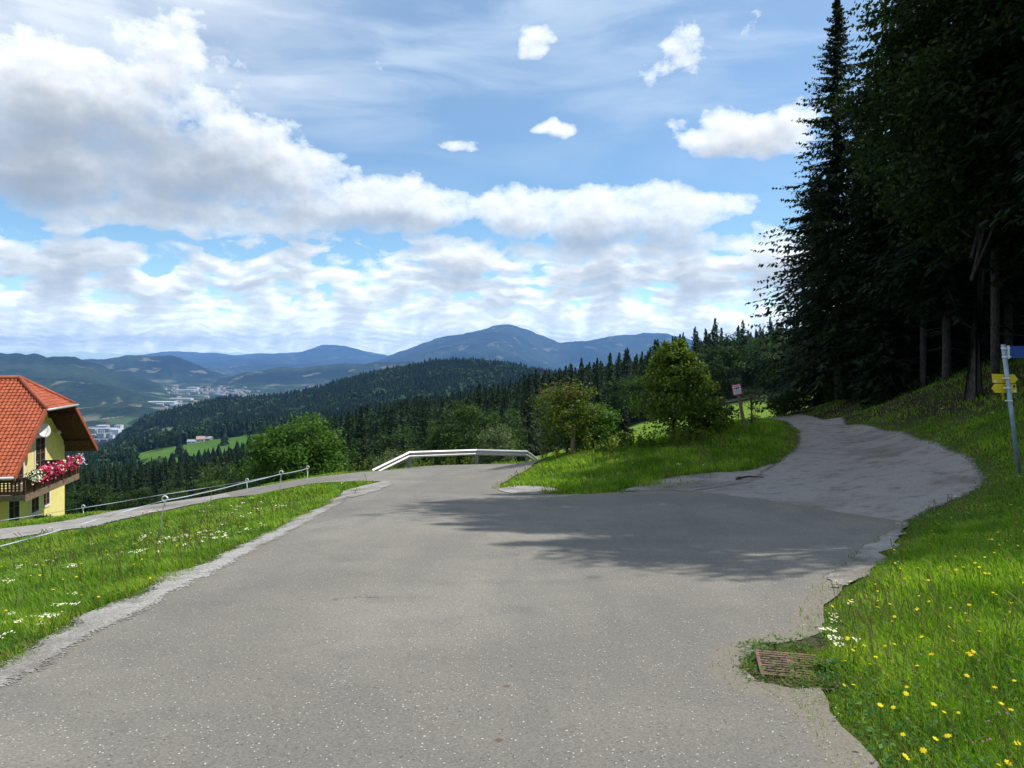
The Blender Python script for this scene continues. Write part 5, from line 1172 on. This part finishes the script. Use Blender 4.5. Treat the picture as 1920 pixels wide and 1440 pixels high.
# ------------------------------------------------------------------ drain in the right road edge
q = unproj(1476, 1260); q = (q[0] + .03, q[1]); e = empty('drain_grate', (q[0], q[1], h1(q[0], q[1]) + .022), R(-13), 'rusty slotted drain grate sunk in the right edge of the road', 'drain grate')
M['rust'] = simple('rusty_iron', (.17, .105, .075), .85, .3, .2, var=.25, scale=25)
mb = MB(); w = .215; d_ = .20
mb.span((-w, -d_, 0), (-w + .022, d_, .028)); mb.span((w - .022, -d_, 0), (w, d_, .028)); mb.span((-w + .022, -d_, 0), (w - .022, -d_ + .022, .028)); mb.span((-w + .022, d_ - .022, 0), (w - .022, d_, .028)); mb.build('frame', M['rust'], e)
mb = MB(); mb.span((-.022, -d_ + .022, .0), (.022, d_ - .022, .027)); n = 9; st = (2 * d_ - .044) / n
for k in range(n):
    yy = -d_ + .022 + st * (k + .5); mb.span((-w + .022, yy - st * .29, .004), (-.022, yy + st * .29, .026)); mb.span((.022, yy - st * .29, .004), (w - .022, yy + st * .29, .026))
mb.build('bars', M['rust'], e)
mb = MB(); mb.span((-w + .022, -d_ + .022, -.004), (w - .022, d_ - .022, .001)); mb.build('shaft_shade_plate', simple('shaft_shade', (.008, .008, .008), .9, .05), e)  # thin near-black plate painted as the shade below the bars
g = np.random.default_rng(66); pts = []
for cx, cy, n_, sx_, sy_ in ((1425, 1220, 240, 22, 6), (1402, 1256, 220, 10, 12), (1500, 1224, 150, 18, 5), (1552, 1255, 160, 10, 16), (1560, 1262, 160, 14, 16), (1445, 1284, 60, 24, 4), (1510, 1293, 70, 20, 4), (1548, 1290, 90, 14, 6)):
    for k in range(n_): u_ = unproj(g.normal(cx, sx_), g.normal(cy, sy_)); pts.append(u_)
pt = np.array(pts); z = H(pt[:, 0], pt[:, 1]); n = len(pt); pt = np.column_stack([pt, z + g.uniform(.01, .05, n)]); nr = g.normal(0, .8, (n, 3)) + UP; a = np.cross(nr, g.normal(0, 1, (n, 3))); a /= np.linalg.norm(a, axis=1, keepdims=True); b = np.cross(nr, a); b /= np.linalg.norm(b, axis=1, keepdims=True); s_ = g.uniform(.4, 1.2, (n, 1))
V, Q = quads(pt, a * .026 * s_, b * .007 * s_); o = mk_obj('weeds', V, [Q], [M['herb'], M['grass_dry']], mi=(g.random(n) < .3).astype(int)); tag(o, 'low weeds and dry grass round the drain grate', 'weeds', kind='stuff')
q = unproj(1556, 1262); pts = []; g = np.random.default_rng(68); mb = MB()
for k in range(9):
    a = g.uniform(0, 6.28); l = g.uniform(.07, .12); d = Vector((math.cos(a), math.sin(a), g.uniform(.5, 1.1))).normalized(); s_ = d.cross(Vector((0, 0, 1))).normalized(); w = l * .38; b0 = Vector((0, 0, 0)) + d * .03
    mb.add([b0, b0 + d * l * .35 + s_ * w, b0 + d * l * .8 + s_ * w * .8 - Vector((0, 0, .01)), b0 + d * l * 1.1 - Vector((0, 0, .03)), b0 + d * l * .8 - s_ * w * .8 - Vector((0, 0, .01)), b0 + d * l * .35 - s_ * w], [(0, 1, 2, 3), (0, 3, 4, 5)])
o = mb.build('dock_plant', M['leaf_green']); o.location = G(q[0], q[1], .01); tag(o, 'broad-leaved green dock plant at the right side of the drain grate', 'plant')
# ------------------------------------------------------------------ loose stones on the road and shoulder
g = np.random.default_rng(15); n = 5200; th = g.uniform(-R(38), R(38), n * 3); r_ = np.sqrt((9 + 12) * ((26 ** 2 + 12) / 21) ** g.random(n * 3) - 12); x, y = r_ * np.sin(th), r_ * np.cos(th)
k = inpoly(x, y, np.array(ASPHALT)) | inpoly(x, y, np.array(SHOULDER)) | inpoly(x, y, np.array(GRAVEL)); ed = polydist(x, y, np.array(ASPHALT)); k &= (ed < .5) | (g.random(n * 3) < .30); x, y, r_ = x[k][:n], y[k][:n], r_[k][:n]; z = H(x, y) + .034
T = np.array([[1, 0, 0], [0, 1, 0], [-1, 0, 0], [0, -1, 0], [0, 0, .8], [.6, .5, .5]], float); s_ = g.uniform(.0025, .0068, len(x)) * np.maximum(1, r_ / 9) ** .6; a = g.uniform(0, 6.28, len(x))
VX = np.stack([(T[None, :, 0] * np.cos(a)[:, None] - T[None, :, 1] * np.sin(a)[:, None] * .7) * s_[:, None] + x[:, None], (T[None, :, 0] * np.sin(a)[:, None] + T[None, :, 1] * np.cos(a)[:, None] * .8) * s_[:, None] + y[:, None], T[None, :, 2] * s_[:, None] + z[:, None]], -1).reshape(-1, 3)
FF = np.array([[0, 5, 4], [5, 1, 4], [1, 2, 4], [2, 3, 4], [3, 0, 4], [0, 1, 5]]); FA = (np.arange(len(x))[:, None, None] * 6 + FF[None]).reshape(-1, 3)
o = mk_obj('loose_stones', VX, [FA], simple('stone', (.36, .34, .31), .9, .2, var=.4, scale=40)); tag(o, 'small loose stones along the road edges', 'stones', kind='stuff')

# ------------------------------------------------------------------ far buildings in the valley
def colm(c): return simple('paint', c, .8, .2, var=.05, scale=.05)
C_ = {'white': colm((.60, .60, .58)), 'grey': colm((.30, .31, .33)), 'brown': colm((.30, .25, .21)), 'light': colm((.38, .39, .41)), 'red': colm((.52, .10, .055)), 'dark': colm((.12, .12, .13)), 'pink': colm((.38, .25, .20)), 'cream': colm((.66, .60, .48))}
def fbuild(name, px, py, Y, w, d, h, wall, roof, label, cat='building', rz=0.0, gable=0.0, rows=1, group=None, sink=2.0):
    x = (px - 960) / F * Y; z = h1(x, Y)
    if py is not None: z = (HY - py) / F * Y
    e = empty(name, (x, Y, z), rz, label, cat, group); zb = h1(x, Y) - z - sink
    mb = MB(); mb.span((-w / 2, -d / 2, min(-sink, zb)), (w / 2, d / 2, h)); mb.build('wall', C_[wall], e)
    mb = MB()
    if gable: mb.prism([(-w * .54, -d * .56, h), (-w * .54, d * .56, h), (-w * .54, 0, h + gable)], (w * 1.08, 0, 0))
    else: mb.span((-w * .51, -d * .51, h + .05), (w * .51, d * .51, h + .9))
    mb.build('roof', C_[roof], e)
    if rows:
        for r in range(rows):
            mb = MB(); zz = h * (r + .55) / rows; k = max(2, int(w / 7))
            for q in range(k): xx = -w / 2 + w * (q + .5) / k; mb.span((xx - w / k * .28, -d / 2 - .12, zz - min(1.2, h * .12)), (xx + w / k * .28, -d / 2 + .05, zz + min(1.2, h * .12)))
            mb.build('window_row', C_['dark'], e)
    return e
D1 = 2800
def YF(py): return F * 298 / (py - HY)
fbuild('factory_hall', 197, 813, D1, 95, 40, 20, 'grey', 'light', 'long grey factory hall with pale flat roof below the red crane', 'factory', rows=1)
fbuild('factory_hall', 217, 811, D1 - 30, 36, 30, 12, 'white', 'white', 'bright white factory hall at the right end of the works', 'factory', rows=0)
fbuild('factory_block', 193, 804, D1 + 30, 40, 25, 13, 'light', 'white', 'pale square factory block at the foot of the red crane', 'factory', rows=0)
fbuild('factory_block', 223, 803, D1 + 40, 24, 22, 12, 'white', 'light', 'small white factory block with two dark openings on the right', 'factory', rows=1)
fbuild('factory_hall', 168, 811, D1 + 10, 34, 26, 17, 'brown', 'brown', 'brownish factory hall beside the eaves of the yellow house', 'factory', rows=1)
for i, (px, py, w, h, c, lb) in enumerate([(175, 820, 20, 10, 'grey', 'grey shed in the works yard closest to the eaves of the house'), (190, 820, 26, 14, 'light', 'pale shed in the works yard in front of the long grey hall'), (203, 819, 22, 13, 'grey', 'grey shed in the works yard below the bright white hall'), (181, 828, 24, 8, 'brown', 'low brown shed at the bottom left of the works yard'), (196, 828, 20, 8, 'dark', 'low dark shed at the bottom right of the works yard'), (210, 822, 14, 12, 'white', 'small white shed at the right edge of the works yard')]):
    fbuild('factory_shed', px, py, YF(py), w, 16, h, c, 'grey' if c != 'grey' else 'light', lb, 'shed', rows=0)
for i, (px, py, h) in enumerate([(179, 817, 22), (182, 817, 22), (187, 815, 17), (191, 816, 19), (195, 815, 15)]):
    Y = YF(py); mb = MB(); mb.tube([(0, 0, -3), (0, 0, h), (0, 0, h + 1.5)], [2.6, 2.6, .8], 12); o = mb.build('silo', C_['white' if i < 2 else 'light'], smooth=False); o.location = P(px, py, Y); tag(o, 'slim pale silo standing in the works yard below the crane', 'silo', 'silos in the works yard')
Y = D1 + 20; c = P(200, 797, Y); e = empty('tower_crane', c, 0, 'red and white tower crane above the factory in the valley', 'crane')
mb = MB(); zt = P(200, 784.5, Y).z - c.z
for sx_ in (-1.2, 1.2):
    for sy_ in (-1.2, 1.2): mb.tube([(sx_, sy_, -26), (sx_, sy_, zt)], .3, 4)
for k in range(12): z0 = -26 + (zt + 26) * k / 12; mb.tube([(-1.2, -1.2, z0), (1.2, -1.2, z0 + (zt + 26) / 12)], .2, 4)
mb.build('mast', C_['red'], e)
jl, jr = (191 - 200) / F * Y, (233 - 200) / F * Y; zr = P(0, 781.3, Y).z - P(0, 784.5, Y).z
segs = [(jl, 4, 'white'), (4, 12, 'white'), (12, 19, 'red'), (19, 30, 'white'), (30, 38, 'red'), (38, 46, 'white'), (46, 52, 'red'), (52, 61, 'light'), (61, jr, 'red')]
for a, b, cc in segs:
    mb = MB(); za, zb = zt + zr * (a / jr), zt + zr * (b / jr); mb.tube([(a, 0, za), (b, 0, zb)], .5, 4); mb.tube([(a, .9, za + 1.4), (b, .9, zb + 1.4)], .35, 4); mb.tube([(a, 0, za), ((a + b) / 2, .9, (za + zb) / 2 + 1.4), (b, 0, zb)], .22, 4); mb.build('jib', C_[cc], e)
mb = MB(); mb.span((jl, -1.2, zt - 2.6), (jl + 5, 1.2, zt)); mb.build('counterweight', C_['light'], e); mb = MB(); mb.span((-1, -1.2, zt), (1.8, 1.2, zt + 2.4)); mb.build('cab', C_['white'], e)
# farms on the spur
def farm(px, Y, w, d, h, g_, wall, roof, label, rz=0.0): return fbuild('farmhouse', px, None, Y, w, d, h, wall, roof, label, 'farmhouse', rz, g_, 1, sink=3)
farm(376, 905, 9, 9, 4.2, 3.2, 'cream', 'pink', 'farmhouse with a faded red roof at the top of the far green meadow', .3)
farm(388, 912, 12, 8, 3.2, 2.6, 'brown', 'grey', 'grey-roofed barn right of the farmhouse with faded red roof', -.1)
farm(360, 900, 10, 7, 3, 2.2, 'white', 'grey', 'low white farm building left of the farmhouse with faded red roof', .2)
farm(255, 1150, 15, 9, 3.2, 3.0, 'light', 'red', 'barn with a bright red roof among trees beyond the meadow spur')
farm(247, 1260, 11, 9, 5, 3, 'white', 'light', 'white house among the trees above the bright red barn roof')
farm(229, 1230, 13, 9, 4, 2.6, 'brown', 'grey', 'grey-roofed house left of the white house above the red barn')
x, Y = pxY(312, 905)
for i, (px, Y, s, lb) in enumerate([(303, 885, 1.5, 'large dark round tree on the meadow edge left of the farm, foremost of the clump'), (318, 900, 1.7, 'tallest round tree of the clump left of the faded red farmhouse'), (334, 915, 1.35, 'round tree of the clump nearest to the farmhouse')]):
    plant('broadleaf_tree', MBd[0], *pxY(px, Y), (s, s, s), None, lb, 'tree')
# the town in the valley
g = np.random.default_rng(12); protos = []
for i, (w, d, h, gb_, wl, rf) in enumerate([(18, 13, 8, 5, 'white', 'pink'), (22, 15, 8, 4, 'cream', 'pink'), (46, 22, 8, 0, 'light', 'grey'), (20, 14, 7, 4, 'light', 'grey')]): protos.append((w, d, h, gb_, wl, rf))
cnt = 0
for k in range(135):
    if k < 85: px, py = g.normal(408, 34), g.normal(734, 5.5)
    elif k < 105: px, py = g.normal(345, 22), g.normal(733, 4)
    else: px, py = g.normal(325, 22), g.normal(760, 6)
    if not (724 < py < 776): continue
    u_ = unproj(px, py, 2800, 9000)
    if u_[1] > 8200 or u_[1] < 3300 or h1(*u_) > -290: continue
    w, d, h, gb_, wl, rf = protos[int(g.integers(0, 4))]; s = g.uniform(.7, 1.3); cnt += 1
    mb = MB(); mb.span((-w / 2, -d / 2, -4), (w / 2, d / 2, h)); e = empty('town_building', G(*u_), g.uniform(-.4, .4), 'tiny pale building of the town spread over the valley floor', 'house', 'buildings of the valley town'); e.scale = (s, s, s)
    mb.build('wall', C_[wl], e); mb = MB()
    if gb_: mb.prism([(-w * .54, -d * .56, h), (-w * .54, d * .56, h), (-w * .54, 0, h + gb_)], (w * 1.08, 0, 0))
    else: mb.span((-w * .51, -d * .51, h + .05), (w * .51, d * .51, h + 1))
    mb.build('roof', C_[rf], e)
for px, py, w, h, lb in [(348, 734, 170, 16, 'long white works hall at the left side of the valley town'), (362, 731, 90, 22, 'tall white works building in the middle of the valley town'), (300, 757, 190, 12, 'long white hall on the valley floor in front of the dark ridge foot'), (340, 750, 150, 12, 'pale hall with reddish end on the valley floor before the town')]:
    u_ = unproj(px, py, 2800, 9000); fbuild('works_hall', px, None, u_[1], w, 50, h, 'white', 'white', lb, 'hall', rows=0)
print('town', cnt)
